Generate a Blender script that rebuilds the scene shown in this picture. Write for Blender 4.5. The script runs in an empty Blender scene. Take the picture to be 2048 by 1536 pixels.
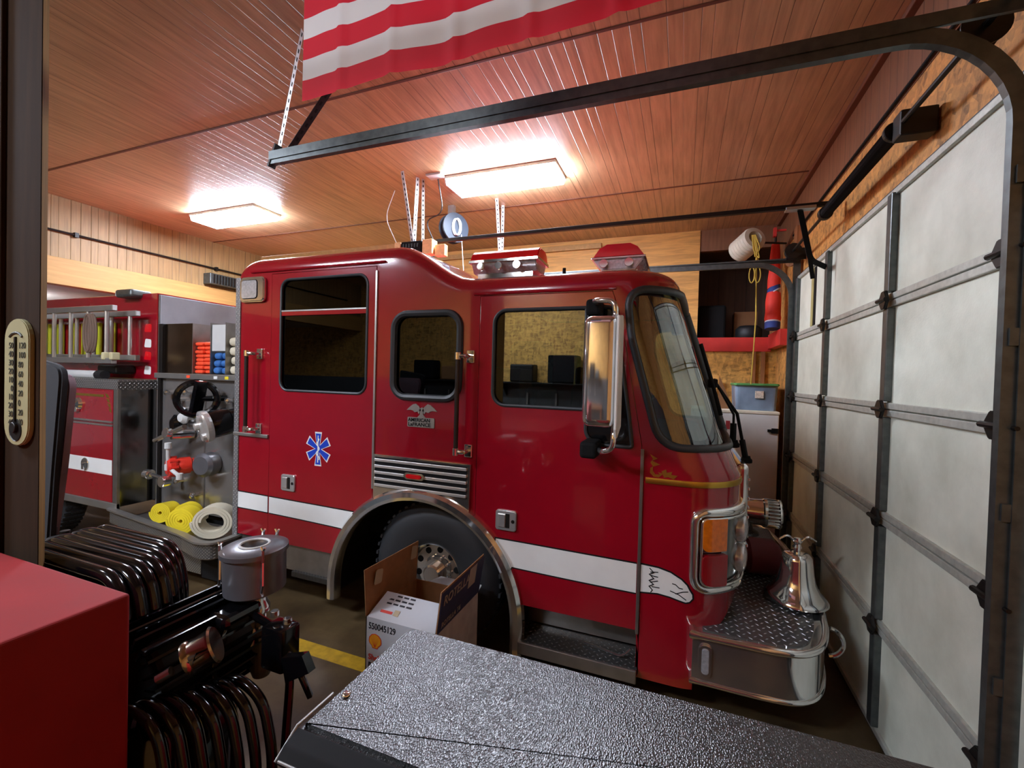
import bpy, bmesh, math, random
from mathutils import Vector, Matrix
random.seed(7)
PI = math.pi
scene = bpy.context.scene
C = scene.collection

# ------------------------------------------------------------------ camera
H = 2.02
cd = bpy.data.cameras.new('camera'); cam = bpy.data.objects.new('camera', cd); C.objects.link(cam)
cd.sensor_width = 36; cd.lens = 888 / 2048 * 36; cd.clip_start = 0.02; cd.clip_end = 100
R_ = [[0.9331443, -0.0314548, 0.3581233], [0.3584788, 0.0063075, -0.9335166], [0.0271047, 0.9994853, 0.0171617]]
cam.matrix_world = Matrix([R_[0] + [0], R_[1] + [0], R_[2] + [H], [0, 0, 0, 1]])
scene.camera = cam
# ------------------------------------------------------------------ world, exposure
w = bpy.data.worlds.new('world'); scene.world = w; w.use_nodes = True
w.node_tree.nodes['Background'].inputs[0].default_value = (0.5, 0.55, 0.62, 1)
w.node_tree.nodes['Background'].inputs[1].default_value = 0.05
scene.view_settings.view_transform = 'Standard'; scene.view_settings.look = 'None'
scene.view_settings.gamma = 1.0; scene.view_settings.use_curve_mapping = False
scene.view_settings.exposure = 3.8
LAMP = 10.0       # strength of each fluorescent lens

# ------------------------------------------------------------------ materials
def srgb(c):
    if isinstance(c, str): c = [int(c[i:i+2], 16) / 255 for i in (0, 2, 4)]
    return tuple((x / 12.92 if x <= .04045 else ((x + .055) / 1.055) ** 2.4) for x in c) + (1,)
MATS = {}
class N:
    """tiny node helper"""
    def __init__(s, m): s.t = m.node_tree; s.n = s.t.nodes; s.l = s.t.links; s.b = s.n['Principled BSDF']
    def new(s, k, **kw):
        o = s.n.new(k)
        for a, b in kw.items(): setattr(o, a, b)
        return o
    def lk(s, a, b): s.l.new(a, b)
    def math(s, op, a, b=None, c=None):
        o = s.new('ShaderNodeMath', operation=op)
        for i, v in enumerate((a, b, c)):
            if v is None: continue
            if hasattr(v, 'links'): s.lk(v, o.inputs[i])
            else: o.inputs[i].default_value = v
        return o.outputs[0]
    def mix(s, f, a, b):
        o = s.new('ShaderNodeMix', data_type='RGBA')
        for i, v in ((0, f), (6, a), (7, b)):
            if hasattr(v, 'links'): s.lk(v, o.inputs[i])
            else: o.inputs[i].default_value = v
        return o.outputs[2]
    def coord(s, which='Object'): return s.new('ShaderNodeTexCoord').outputs[which]
    def noise(s, vec, scale, detail=3, rough=.5, stretch=None, fac=True):
        if stretch:
            mp = s.new('ShaderNodeMapping'); mp.inputs['Scale'].default_value = stretch
            s.lk(vec, mp.inputs['Vector']); vec = mp.outputs[0]
        o = s.new('ShaderNodeTexNoise'); o.inputs['Scale'].default_value = scale
        o.inputs['Detail'].default_value = detail; o.inputs['Roughness'].default_value = rough
        s.lk(vec, o.inputs['Vector']); return o.outputs[0 if fac else 1]
    def ramp(s, v, stops):
        o = s.new('ShaderNodeValToRGB'); e = o.color_ramp.elements
        while len(e) < len(stops): e.new(.5)
        for x, (p, c) in zip(e, stops): x.position = p; x.color = c if not isinstance(c, str) else srgb(c)
        s.lk(v, o.inputs[0]); return o.outputs[0]
    def bump(s, h, strength=.3, dist=.002):
        o = s.new('ShaderNodeBump'); o.inputs['Strength'].default_value = strength; o.inputs['Distance'].default_value = dist
        s.lk(h, o.inputs['Height']); s.lk(o.outputs[0], s.b.inputs['Normal']); return o
def mat(name, color, rough=.5, metal=0., var=.08, scale=6., bump=0., bscale=60., emit=None, trans=0., ior=1.45, coat=0., spec=None, alpha=None):
    if name in MATS: return MATS[name]
    m = bpy.data.materials.new(name); m.use_nodes = True; n = N(m); c = srgb(color)
    n.b.inputs['Roughness'].default_value = rough; n.b.inputs['Metallic'].default_value = metal
    co = n.coord()
    if var > 0 and not emit:
        f = n.noise(co, scale, 4)
        lo = tuple(x * (1 - var) for x in c[:3]) + (1,); hi = tuple(min(1, x * (1 + var)) for x in c[:3]) + (1,)
        n.lk(n.ramp(f, [(.3, lo), (.7, hi)]), n.b.inputs['Base Color'])
        n.lk(n.math('MULTIPLY_ADD', f, .16 * rough, rough * .92), n.b.inputs['Roughness'])
    else: n.b.inputs['Base Color'].default_value = c
    if bump: n.bump(n.noise(co, bscale, 3), bump)
    if emit:
        n.b.inputs['Emission Color'].default_value = c; n.b.inputs['Emission Strength'].default_value = emit
    if trans: n.b.inputs['Transmission Weight'].default_value = trans; n.b.inputs['IOR'].default_value = ior
    if coat: n.b.inputs['Coat Weight'].default_value = coat; n.b.inputs['Coat Roughness'].default_value = .03
    if spec is not None: n.b.inputs['Specular IOR Level'].default_value = spec
    if alpha is not None: n.b.inputs['Alpha'].default_value = alpha
    MATS[name] = m; return m
def groove_mat(name, base, dark, axis, period, lines, width=.004, grain=None, rough=.55, mottle=.35):
    """sheet panelling with grooves; axis = coordinate across the grooves"""
    m = bpy.data.materials.new(name); m.use_nodes = True; n = N(m); co = n.coord()
    sp = n.new('ShaderNodeSeparateXYZ'); n.lk(co, sp.inputs[0]); v = sp.outputs[axis]
    fr = n.math('FRACT', n.math('MULTIPLY', n.math('ADD', v, 50.), 1 / period))
    g = None
    for L in lines:
        d = n.math('ABSOLUTE', n.math('SUBTRACT', fr, L))
        k = n.math('SUBTRACT', 1., n.math('MINIMUM', n.math('DIVIDE', d, width / period), 1.))
        g = k if g is None else n.math('MAXIMUM', g, k)
    gr = grain or (20, 20, 20)
    f = n.noise(co, 1., 5, .6, stretch=gr); f2 = n.noise(co, 1.3, 3)
    c = srgb(base); lo = tuple(x * (1 - mottle) for x in c[:3]) + (1,); hi = tuple(min(1, x * (1 + mottle)) for x in c[:3]) + (1,)
    col = n.ramp(n.math('MULTIPLY_ADD', f2, .35, n.math('MULTIPLY', f, .65)), [(.3, lo), (.7, hi)])
    n.lk(n.mix(n.math('MULTIPLY', g, .85), col, srgb(dark)), n.b.inputs['Base Color'])
    n.b.inputs['Roughness'].default_value = rough
    n.bump(n.math('SUBTRACT', n.math('MULTIPLY', f, .12), g), .6, .004)
    return m
def osb_mat(name, base='b98a4e'):
    m = bpy.data.materials.new(name); m.use_nodes = True; n = N(m); co = n.coord()
    vs = []
    for k, st in enumerate(((10, 26, 30), (26, 22, 11))):
        mp = n.new('ShaderNodeMapping'); mp.inputs['Scale'].default_value = st; mp.inputs['Rotation'].default_value = (.5 + k, .4 * k, .7)
        n.lk(co, mp.inputs[0]); v = n.new('ShaderNodeTexVoronoi'); v.inputs['Scale'].default_value = 1.; n.lk(mp.outputs[0], v.inputs['Vector'])
        sp = n.new('ShaderNodeSeparateColor'); n.lk(v.outputs['Color'], sp.inputs[0]); vs.append(sp.outputs[0])
    f = n.math('MULTIPLY_ADD', vs[0], .5, n.math('MULTIPLY', vs[1], .5)); f = n.math('MULTIPLY_ADD', n.noise(co, 40, 4, .7), .5, n.math('MULTIPLY', f, .6))
    c = srgb(base)
    n.lk(n.ramp(f, [(.22, tuple(x * .42 for x in c[:3]) + (1,)), (.5, c), (.8, tuple(min(1, x * 1.45) for x in c[:3]) + (1,))]), n.b.inputs['Base Color'])
    n.b.inputs['Roughness'].default_value = .7; n.bump(f, .25, .003); return m
def wood_mat(name, base, axis=2, rough=.6, var=.35, ring=5.):
    m = bpy.data.materials.new(name); m.use_nodes = True; n = N(m); co = n.coord()
    st = [14, 14, 14]; st[axis] = 1.1
    f = n.noise(co, 1., 5, .6, stretch=tuple(st)); wv = n.new('ShaderNodeTexNoise'); wv.inputs['Scale'].default_value = .8
    f3 = n.math('FRACT', n.math('MULTIPLY', f, ring)); f3 = n.math('ABSOLUTE', n.math('SUBTRACT', f3, .5))
    t = n.math('MULTIPLY_ADD', f3, .9, n.math('MULTIPLY', f, .4)); c = srgb(base)
    n.lk(n.ramp(t, [(.1, tuple(x * (1 - var) for x in c[:3]) + (1,)), (.65, tuple(min(1, x * (1 + var * .4)) for x in c[:3]) + (1,))]), n.b.inputs['Base Color'])
    n.b.inputs['Roughness'].default_value = rough; n.bump(t, .12, .002); return m
def diamond_mat(name, plane='xy', pitch=.035, color='9a9a98', rough=.28):
    """raised tread plate: little lozenges alternating direction"""
    m = bpy.data.materials.new(name); m.use_nodes = True; n = N(m); co = n.coord()
    sp = n.new('ShaderNodeSeparateXYZ'); n.lk(co, sp.inputs[0]); ax = {'x': 0, 'y': 1, 'z': 2}
    u = n.math('MULTIPLY', n.math('ADD', sp.outputs[ax[plane[0]]], 50.), 1 / pitch); v = n.math('MULTIPLY', n.math('ADD', sp.outputs[ax[plane[1]]], 50.), 1 / pitch)
    a = n.math('ADD', u, v); b = n.math('SUBTRACT', u, v)
    ia = n.math('FLOOR', a); ib = n.math('FLOOR', b)
    fa = n.math('SUBTRACT', n.math('FRACT', a), .5); fb = n.math('SUBTRACT', n.math('FRACT', b), .5)
    par = n.math('MODULO', n.math('ADD', n.math('ADD', ia, ib), 10000.), 2.)
    par = n.math('GREATER_THAN', par, .5)
    s1 = n.math('MULTIPLY_ADD', par, 4.2, 2.2); s2 = n.math('MULTIPLY_ADD', par, -4.2, 6.4)
    d = n.math('ADD', n.math('ABSOLUTE', n.math('MULTIPLY', fa, s1)), n.math('ABSOLUTE', n.math('MULTIPLY', fb, s2)))
    h = n.math('SUBTRACT', 1., n.math('MINIMUM', d, 1.))
    c = srgb(color); n.lk(n.mix(n.math('MINIMUM', n.math('MULTIPLY', h, 2.), 1.), tuple(x * .32 for x in c[:3]) + (1,), tuple(min(1, x * 1.7) for x in c[:3]) + (1,)), n.b.inputs['Base Color'])
    n.b.inputs['Metallic'].default_value = .6; n.b.inputs['Roughness'].default_value = rough
    n.bump(n.math('MINIMUM', n.math('MULTIPLY', h, 2.), 1.), 1., .006); return m

M = {}
M['ceil'] = groove_mat('ceiling_panel', 'b89a76', '40281a', 0, .406, (.0, .25, .42, .78), .0035, grain=(28, 2, 20), rough=.38)
M['panel_x'] = groove_mat('wall_panel_left', '96784e', '3c2a18', 1, .406, (.0, .3, .55, .82), .005, grain=(20, 30, 2))
M['panel_d'] = groove_mat('wall_panel_dark', '7c5236', '2c1c14', 1, .406, (.0, .35, .6), .005, grain=(20, 26, 2))
M['osb'] = osb_mat('osb_board', 'b88040'); M['osb2'] = osb_mat('osb_board_pale', 'c09048')
M['ply'] = wood_mat('plywood', 'd29a50', axis=0, var=.3, ring=4)
M['beam'] = wood_mat('pine_beam', 'b88c50', axis=1, var=.18, ring=3)
M['post'] = wood_mat('post_wood_shaded', '2c1e12', axis=2, var=.3, ring=3); M['post2'] = wood_mat('post_edge_wood', '7a5a30', axis=2, var=.25)  # brown post wood, face colour darkened further to stand in for shade
for q_ in ('post', 'post2'): M[q_].node_tree.nodes['Principled BSDF'].inputs['Specular IOR Level'].default_value = .1; M[q_].node_tree.nodes['Principled BSDF'].inputs['Roughness'].default_value = .95
M['stud'] = wood_mat('stud_wood', '9a6238', axis=2); M['block'] = wood_mat('pine_block', 'e2bb80', axis=1, var=.15)
M['brownwood'] = wood_mat('brown_wood', '7a4a26', axis=2)
M['redwood'] = mat('red_painted_board', 'c8332c', .5, var=.12)
def redpaint():
    m = mat('truck_red', '8e0c1d', .16, coat=1., var=.04); n = N(m); n.b.inputs['Coat Roughness'].default_value = .04; return m
M['red'] = redpaint()
M['chrome'] = mat('chrome', 'e2e2e0', .09, .95, var=.03)
M['steel'] = mat('stainless', '8d8c8a', .14, 1., var=.08, scale=3)
M['steelb'] = mat('brushed_stainless', '8b8680', .34, .8, var=.12, scale=9)
M['alu'] = mat('aluminium', 'b4b4b0', .35, .85)
M['galv'] = mat('galvanised_track', '5c6160', .4, .75, var=.2, scale=25)
M['darksteel'] = mat('dark_steel', '24211f', .45, .6, var=.2)
M['black'] = mat('black_rubber', '17181a', .55); M['tyre'] = mat('tyre_rubber', '26282b', .62, bump=.2, bscale=90)
M['gloss'] = mat('black_gloss_paint', '08080a', .13, 0., coat=.25, spec=.4)
M['matteblack'] = mat('matte_black', '0a0a0b', .8, spec=.25)
M['rubber'] = mat('window_gasket', '2a2e31', .45)
M['white'] = mat('white_vinyl', 'dfe0dc', .4, var=.04); M['offwhite'] = mat('off_white_paint', 'c4c5c2', .45, var=.05)
M['blue'] = mat('emblem_blue', '1c3fb0', .35, var=.03)
M['gold'] = mat('gold_leaf', 'c8a445', .28, .9)
M['grey'] = mat('grey_canister', '6e6e72', .3, .55)
M['seat'] = mat('seat_vinyl', '1e1e20', .85, bump=.15, bscale=200)
M['card'] = mat('cardboard', '9c6f46', .8, var=.12, scale=20); M['cardin'] = mat('cardboard_inside', '7a5230', .85)
M['yellow'] = mat('yellow_hose', 'e0c81e', .75, bump=.5, bscale=350, var=.12)
M['hosew'] = mat('white_hose', 'c8c0a8', .8, bump=.5, bscale=350, var=.1)
M['orange'] = mat('orange_hose', 'ee4a22', .75, bump=.4, bscale=300); M['blueh'] = mat('blue_hose', '2f67a8', .75, bump=.4, bscale=300)
M['rope'] = mat('yellow_rope', 'c9ab45', .8, bump=.6, bscale=400)
M['redlens'] = mat('red_lens', 'd8101c', .15, coat=.6, var=.05); M['amber'] = mat('amber_lens', 'd8700c', .18, coat=.6, var=.15, scale=40)
M['darkred'] = mat('dark_red_lens', '8a0c18', .25, coat=.4); M['clear'] = mat('clear_lens', 'c6c8cc', .12, .55, var=.2, scale=60)
M['vinylred'] = mat('textured_red_paint', '7c1818', .6, spec=.2, bump=.12, bscale=900)
def glass_mat(name, tint, rough=.0, refl=.09, dark=.0):
    """thin pane: mix of straight-through tint and mirror by fresnel"""
    m = bpy.data.materials.new(name); m.use_nodes = True; t = m.node_tree; t.nodes.clear()
    o = t.nodes.new('ShaderNodeOutputMaterial'); tr = t.nodes.new('ShaderNodeBsdfTransparent'); gl = t.nodes.new('ShaderNodeBsdfGlossy'); mx = t.nodes.new('ShaderNodeMixShader')
    lw = t.nodes.new('ShaderNodeFresnel'); lw.inputs[0].default_value = 1.45
    ns = t.nodes.new('ShaderNodeTexNoise'); ns.inputs['Scale'].default_value = 3.; ma = t.nodes.new('ShaderNodeMath'); ma.operation = 'MULTIPLY_ADD'
    ma.inputs[1].default_value = .02; t.links.new(ns.outputs[0], ma.inputs[0]); ad = t.nodes.new('ShaderNodeMath'); ad.operation = 'MULTIPLY_ADD'
    ma.inputs[2].default_value = refl - .04
    t.links.new(lw.outputs[0], ad.inputs[0]); ad.inputs[1].default_value = 1.; t.links.new(ma.outputs[0], ad.inputs[2])
    tr.inputs[0].default_value = srgb(tint); gl.inputs['Roughness'].default_value = rough; gl.inputs[0].default_value = (.9, .95, .95, 1)
    t.links.new(ad.outputs[0], mx.inputs[0]); t.links.new(tr.outputs[0], mx.inputs[1]); t.links.new(gl.outputs[0], mx.inputs[2]); t.links.new(mx.outputs[0], o.inputs[0])
    return m
M['glass'] = glass_mat('clear_glass', 'b8c4bc', .0, .12); M['tint'] = glass_mat('tinted_glass', '30363a', .0, .03)
M['ws'] = glass_mat('windscreen_glass', 'a8b8ac', .0, .2)

# ------------------------------------------------------------------ mesh helpers
def nb(): return bmesh.new()
def tobj(name, bm, m, parent=None, smooth=False, **props):
    me = bpy.data.meshes.new(name)
    if smooth:
        for f in bm.faces: f.smooth = True
        for e in bm.edges:
            if len(e.link_faces) == 2 and e.calc_face_angle(0) > math.radians(38): e.smooth = False
    bm.to_mesh(me); bm.free()
    for x in (m if isinstance(m, (list, tuple)) else [m]): me.materials.append(x)
    o = bpy.data.objects.new(name, me); C.objects.link(o)
    if parent is not None: o.parent = parent; o.matrix_parent_inverse = Matrix.Translation(-parent_loc(parent))
    for k, v in props.items(): o[k] = v
    return o
def parent_loc(p):
    l = Vector((0, 0, 0))
    while p is not None:
        l = l + (p.matrix_parent_inverse @ p.location if p.parent is not None else p.location); p = p.parent
    return l
def thing(name, label, cat, loc=(0, 0, 0), group=None):
    o = bpy.data.objects.new(name, None); C.objects.link(o); o.location = loc; o.empty_display_size = .1
    o['label'] = label; o['category'] = cat
    if group: o['group'] = group
    return o
def one(name, bm, m, label, cat, group=None, smooth=False):
    o = tobj(name, bm, m, None, smooth); o['label'] = label; o['category'] = cat
    if group: o['group'] = group
    return o
def struct(name, bm, m, parent=None, smooth=False):
    o = tobj(name, bm, m, parent, smooth)
    if parent is None: o['kind'] = 'structure'
    return o
def box(bm, x0, y0, z0, x1, y1, z1, bev=0, seg=2, mi=0, rot=None, piv=None):
    r = bmesh.ops.create_cube(bm, size=1.); vs = r['verts']
    for v in vs: v.co = Vector(((x0 + x1) / 2 + v.co.x * (x1 - x0), (y0 + y1) / 2 + v.co.y * (y1 - y0), (z0 + z1) / 2 + v.co.z * (z1 - z0)))
    fs = list({f for v in vs for f in v.link_faces})
    if bev:
        es = list({e for v in vs for e in v.link_edges})
        q = bmesh.ops.bevel(bm, geom=es + vs, offset=bev, segments=seg, affect='EDGES', profile=.5); fs = q['faces'] + [f for f in fs if f.is_valid]
        vs = list({v for f in fs for v in f.verts})
    for f in fs:
        if f.is_valid: f.material_index = mi
    if rot is not None:
        p = Vector(piv) if piv is not None else Vector(((x0 + x1) / 2, (y0 + y1) / 2, (z0 + z1) / 2))
        for v in vs: v.co = p + rot @ (v.co - p)
    return vs
def B(*a, **k):
    bm = nb(); box(bm, *a, **k); return bm
def frame_at(d):
    d = d.normalized(); u = d.cross(Vector((0, 0, 1)))
    if u.length < 1e-4: u = Vector((1, 0, 0))
    u.normalize(); return u, u.cross(d).normalized()
def sweep(bm, path, prof, closed=False, caps=True, up=None, mi=0, prof_closed=True):
    """prof: list of (a,b) in the (side, up) frame"""
    P = [Vector(p) for p in path]; n = len(P); rings = []; pu = None
    for i, p in enumerate(P):
        a = P[(i - 1) % n] if (closed or i > 0) else None; b = P[(i + 1) % n] if (closed or i < n - 1) else None
        d1 = (p - a).normalized() if a is not None else None; d2 = (b - p).normalized() if b is not None else None
        d = (d1 + d2) if d1 is not None and d2 is not None else (d1 or d2)
        if d.length < 1e-6: d = d2
        d.normalize()
        if up is not None:
            v = Vector(up); u = d.cross(v)
            if u.length < 1e-5: u = Vector((1, 0, 0))
            u.normalize(); v = u.cross(d).normalized()
        elif pu is None: u, v = frame_at(d)
        else:
            u = pu - d * pu.dot(d); u.normalize(); v = u.cross(d).normalized()
        pu = u
        k = 1.
        if d1 is not None and d2 is not None: k = 1 / max(.35, d.dot(d2))
        rings.append([bm.verts.new(p + (u * x + v * y) * (k if abs(k - 1) < 1.6 else 1.)) for x, y in prof])
    m = len(prof); rng = n if closed else n - 1
    for i in range(rng):
        A, Bq = rings[i], rings[(i + 1) % n]
        for j in range(m if prof_closed else m - 1):
            f = bm.faces.new((A[j], A[(j + 1) % m], Bq[(j + 1) % m], Bq[j])); f.material_index = mi
    if caps and not closed and prof_closed:
        for r_, rev in ((rings[0], True), (rings[-1], False)):
            f = bm.faces.new(r_[::-1] if rev else r_); f.material_index = mi
    return rings
def circ(r, n=10, ph=0): return [(r * math.cos(ph + 2 * PI * i / n), r * math.sin(ph + 2 * PI * i / n)) for i in range(n)]
def tube(bm, path, r, n=10, closed=False, mi=0): return sweep(bm, path, circ(r, n), closed, mi=mi)
def T(path, r, n=10, closed=False):
    bm = nb(); tube(bm, path, r, n, closed); bmesh.ops.recalc_face_normals(bm, faces=bm.faces); return bm
def bar(bm, a, b, w_, h_, up=(0, 0, 1), mi=0): sweep(bm, [a, b], [(-w_/2, -h_/2), (w_/2, -h_/2), (w_/2, h_/2), (-w_/2, h_/2)], up=up, mi=mi)
def arc(c, r, a0, a1, n, plane='xz'):
    out = []
    for i in range(n + 1):
        a = math.radians(a0 + (a1 - a0) * i / n); p = [c[0], c[1], c[2]]
        k = {'x': 0, 'y': 1, 'z': 2}; p[k[plane[0]]] += r * math.cos(a); p[k[plane[1]]] += r * math.sin(a); out.append(tuple(p))
    return out
def smoothpath(pts, rad, n=5):
    P = [Vector(p) for p in pts]; out = [P[0]]
    for i in range(1, len(P) - 1):
        a, b, c = P[i - 1], P[i], P[i + 1]; d1 = (a - b); d2 = (c - b); r = min(rad, d1.length * .45, d2.length * .45)
        p0 = b + d1.normalized() * r; p1 = b + d2.normalized() * r
        for k in range(n + 1):
            t = k / n; out.append(p0 * (1 - t) ** 2 + b * 2 * t * (1 - t) + p1 * t * t)
    out.append(P[-1]); return out
def lathe(bm, prof, c, d=(0, 0, 1), n=32, mi=0, cap=False):
    """prof: (radius, height along d)"""
    c = Vector(c); d = Vector(d).normalized(); u, v = frame_at(d); rings = []
    for r, h in prof:
        if r < 1e-6: rings.append([bm.verts.new(c + d * h)])
        else: rings.append([bm.verts.new(c + d * h + (u * math.cos(2*PI*i/n) + v * math.sin(2*PI*i/n)) * r) for i in range(n)])
    for A, Bq in zip(rings, rings[1:]):
        for i in range(n):
            j = (i + 1) % n
            if len(A) == 1 and len(Bq) == 1: continue
            if len(A) == 1: f = bm.faces.new((A[0], Bq[j], Bq[i]))
            elif len(Bq) == 1: f = bm.faces.new((A[i], A[j], Bq[0]))
            else: f = bm.faces.new((A[i], A[j], Bq[j], Bq[i]))
            f.material_index = mi
    return rings
def L(prof, c, d=(0, 0, 1), n=32):
    bm = nb(); lathe(bm, prof, c, d, n); bmesh.ops.recalc_face_normals(bm, faces=bm.faces); return bm
def cyl(bm, c, d, r, h, n=24, bev=.0, mi=0):
    b = bev or r * .08; lathe(bm, [(0, 0), (r - b, 0), (r, b), (r, h - b), (r - b, h), (0, h)], c, d, n, mi)
def rr(x0, z0, x1, z1, r, n=6):
    """rounded rectangle, counter-clockwise; r may be a list for BL, BR, TR, TL"""
    rs = r if isinstance(r, (list, tuple)) else [r] * 4; out = []
    for (cx, cz, a0, q) in ((x0 + rs[0], z0 + rs[0], 180, rs[0]), (x1 - rs[1], z0 + rs[1], 270, rs[1]), (x1 - rs[2], z1 - rs[2], 0, rs[2]), (x0 + rs[3], z1 - rs[3], 90, rs[3])):
        for i in range(n + 1):
            a = math.radians(a0 + 90 * i / n); out.append((cx + q * math.cos(a), cz + q * math.sin(a)))
    return out
def roundpoly(pts, r, n=5):
    out = []; N_ = len(pts)
    for i in range(N_):
        a, b, c = Vector(pts[i - 1]), Vector(pts[i]), Vector(pts[(i + 1) % N_]); ri = r[i] if isinstance(r, (list, tuple)) else r
        if ri < 1e-5: out.append(tuple(b)); continue
        d1, d2 = a - b, c - b; q = min(ri, d1.length * .48, d2.length * .48); p0 = b + d1.normalized() * q; p1 = b + d2.normalized() * q
        for k in range(n + 1):
            t = k / n; p = p0 * (1 - t) ** 2 + b * 2 * t * (1 - t) + p1 * t * t; out.append((p.x, p.y))
    return out
def prism(bm, pts, a0, a1, plane='xz', mi=0, bev=0):
    """extrude polygon given in plane coords between a0 and a1 on the third axis"""
    k = {'x': 0, 'y': 1, 'z': 2}; i0, i1 = k[plane[0]], k[plane[1]]; i2 = 3 - i0 - i1
    def mk(p, h):
        co = [0, 0, 0]; co[i0], co[i1], co[i2] = p[0], p[1], h; return bm.verts.new(co)
    A = [mk(p, a0) for p in pts]; Bq = [mk(p, a1) for p in pts]; n = len(pts); fs = [bm.faces.new(A), bm.faces.new(Bq[::-1])]
    for i in range(n): fs.append(bm.faces.new((A[i], Bq[i], Bq[(i + 1) % n], A[(i + 1) % n])))
    for f in fs: f.material_index = mi
    bmesh.ops.recalc_face_normals(bm, faces=fs)
    if bev:
        es = [e for e in fs[0].edges] + [e for e in fs[1].edges]
        bmesh.ops.bevel(bm, geom=es, offset=bev, segments=2, affect='EDGES')
    return fs
def PR(*a, **k):
    bm = nb(); prism(bm, *a, **k); return bm
def holed(outer, holes, a0, a1, plane='xz', bev=.0):
    """flat panel with holes, extruded; done with a filled 2D curve"""
    cu = bpy.data.curves.new('t', 'CURVE'); cu.dimensions = '2D'; cu.fill_mode = 'BOTH'; cu.extrude = abs(a1 - a0) / 2 - bev; cu.bevel_depth = bev; cu.bevel_resolution = 1
    for poly in [outer] + list(holes):
        s = cu.splines.new('POLY'); s.points.add(len(poly) - 1); s.use_cyclic_u = True
        for p, q in zip(s.points, poly): p.co = (q[0], q[1], 0, 1)
    o = bpy.data.objects.new('t', cu); C.objects.link(o); me = o.to_mesh(); bm = nb(); bm.from_mesh(me); o.to_mesh_clear()
    bpy.data.objects.remove(o); bpy.data.curves.remove(cu); k = {'x': 0, 'y': 1, 'z': 2}; i0, i1 = k[plane[0]], k[plane[1]]; i2 = 3 - i0 - i1; mid = (a0 + a1) / 2
    for v in bm.verts:
        q = v.co.copy(); co = [0, 0, 0]; co[i0], co[i1], co[i2] = q.x, q.y, mid + q.z; v.co = co
    bmesh.ops.remove_doubles(bm, verts=bm.verts, dist=1e-5); bmesh.ops.recalc_face_normals(bm, faces=bm.faces)
    return bm
def text(s, size, m, origin, xdir, updir, parent, name='lettering', bold=0., ext=.0006, squeeze=1., align='LEFT', shear=0.):
    cu = bpy.data.curves.new('t', 'FONT'); cu.body = s; cu.size = size; cu.extrude = ext; cu.offset = bold; cu.align_x = align; cu.shear = shear; cu.resolution_u = 3
    o = bpy.data.objects.new('t', cu); C.objects.link(o); me = o.to_mesh(); bm = nb(); bm.from_mesh(me); o.to_mesh_clear()
    bpy.data.objects.remove(o); bpy.data.curves.remove(cu); X = Vector(xdir).normalized(); U = Vector(updir).normalized(); Z = X.cross(U); O = Vector(origin)
    for v in bm.verts: q = v.co.copy(); v.co = O + X * q.x * squeeze + U * q.y + Z * q.z
    return tobj(name, bm, m, parent)
def copytree(o, off, label=None, parent=None):
    c = o.copy(); C.objects.link(c)
    if parent is None: c.location = o.location + Vector(off)
    else: c.parent = parent
    if label: c['label'] = label
    for ch in list(o.children): copytree(ch, off, None, c)
    return c
def clean(o):
    """bake modifiers of a mesh object into its mesh"""
    dg = bpy.context.evaluated_depsgraph_get(); me = bpy.data.meshes.new_from_object(o.evaluated_get(dg)); old = o.data; o.modifiers.clear(); o.data = me; bpy.data.meshes.remove(old)
# ================================================================== the room
XD = 1.10          # plane of the overhead door
YB = 6.75          # back wall
ZC = 4.13          # ceiling
XL = -7.4          # header wall on the left
YN = -3.2
fm = bpy.data.materials.new('concrete_floor'); fm.use_nodes = True; n = N(fm); co = n.coord()
n.lk(n.ramp(n.noise(co, 2.2, 6, .65), [(.3, '34281a'), (.5, '4c3c26'), (.75, '645236')]), n.b.inputs['Base Color']); n.b.inputs['Roughness'].default_value = .45; n.bump(n.noise(co, 60, 3), .1)
struct('floor', B(-14, YN - .2, -.1, 1.6, 7.6, 0), fm)
ymat = mat('yellow_floor_paint', 'a8841c', .5, var=.25, scale=18)
o = tobj('trim_1', B(-7.2, 2.42, .0, .9, 2.54, .002), ymat); o['kind'] = 'structure'
# ceiling of grooved sheets in two runs with seams
struct('ceiling', B(XL - .1, YN, ZC, XD + .1, YB + .2, ZC + .1), M['ceil'])
for i, y in enumerate((0.2, 2.72, 5.16)):
    o = tobj('trim_%d' % (i + 2), B(XL, y - .012, ZC - .006, XD, y + .012, ZC + .01, bev=.003), mat('ceiling_seam', '5c3422', .6)); o['kind'] = 'structure'
# wall with the overhead door
bm = nb(); prism(bm, [(YN, 0), (2.02, 0), (2.02, 3.15), (5.42, 3.15), (5.42, 0), (YB + .2, 0), (YB + .2, 3.7), (YN, 3.7)], XD + .05, XD + .17, 'yz')
struct('wall_right', bm, M['osb'])
bm = nb(); box(bm, XD + .045, YN, 3.70, XD + .17, YB + .2, ZC); w2 = struct('wall_right_upper', bm, M['panel_d'])
tobj('trim_5', B(XD - .0, YN, ZC - .035, XD + .05, YB, ZC, bev=.006), mat('ceiling_corner_trim', '6b3c26', .6))['kind'] = 'structure'
bm = nb(); tube(bm, [(XD + .03, YN + .3, 3.715), (XD + .03, 5.9, 3.715)], .009, 8)
one('wall_cable', bm, M['matteblack'], 'black cable running along the joint above the board over the overhead door', 'cable')
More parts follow.
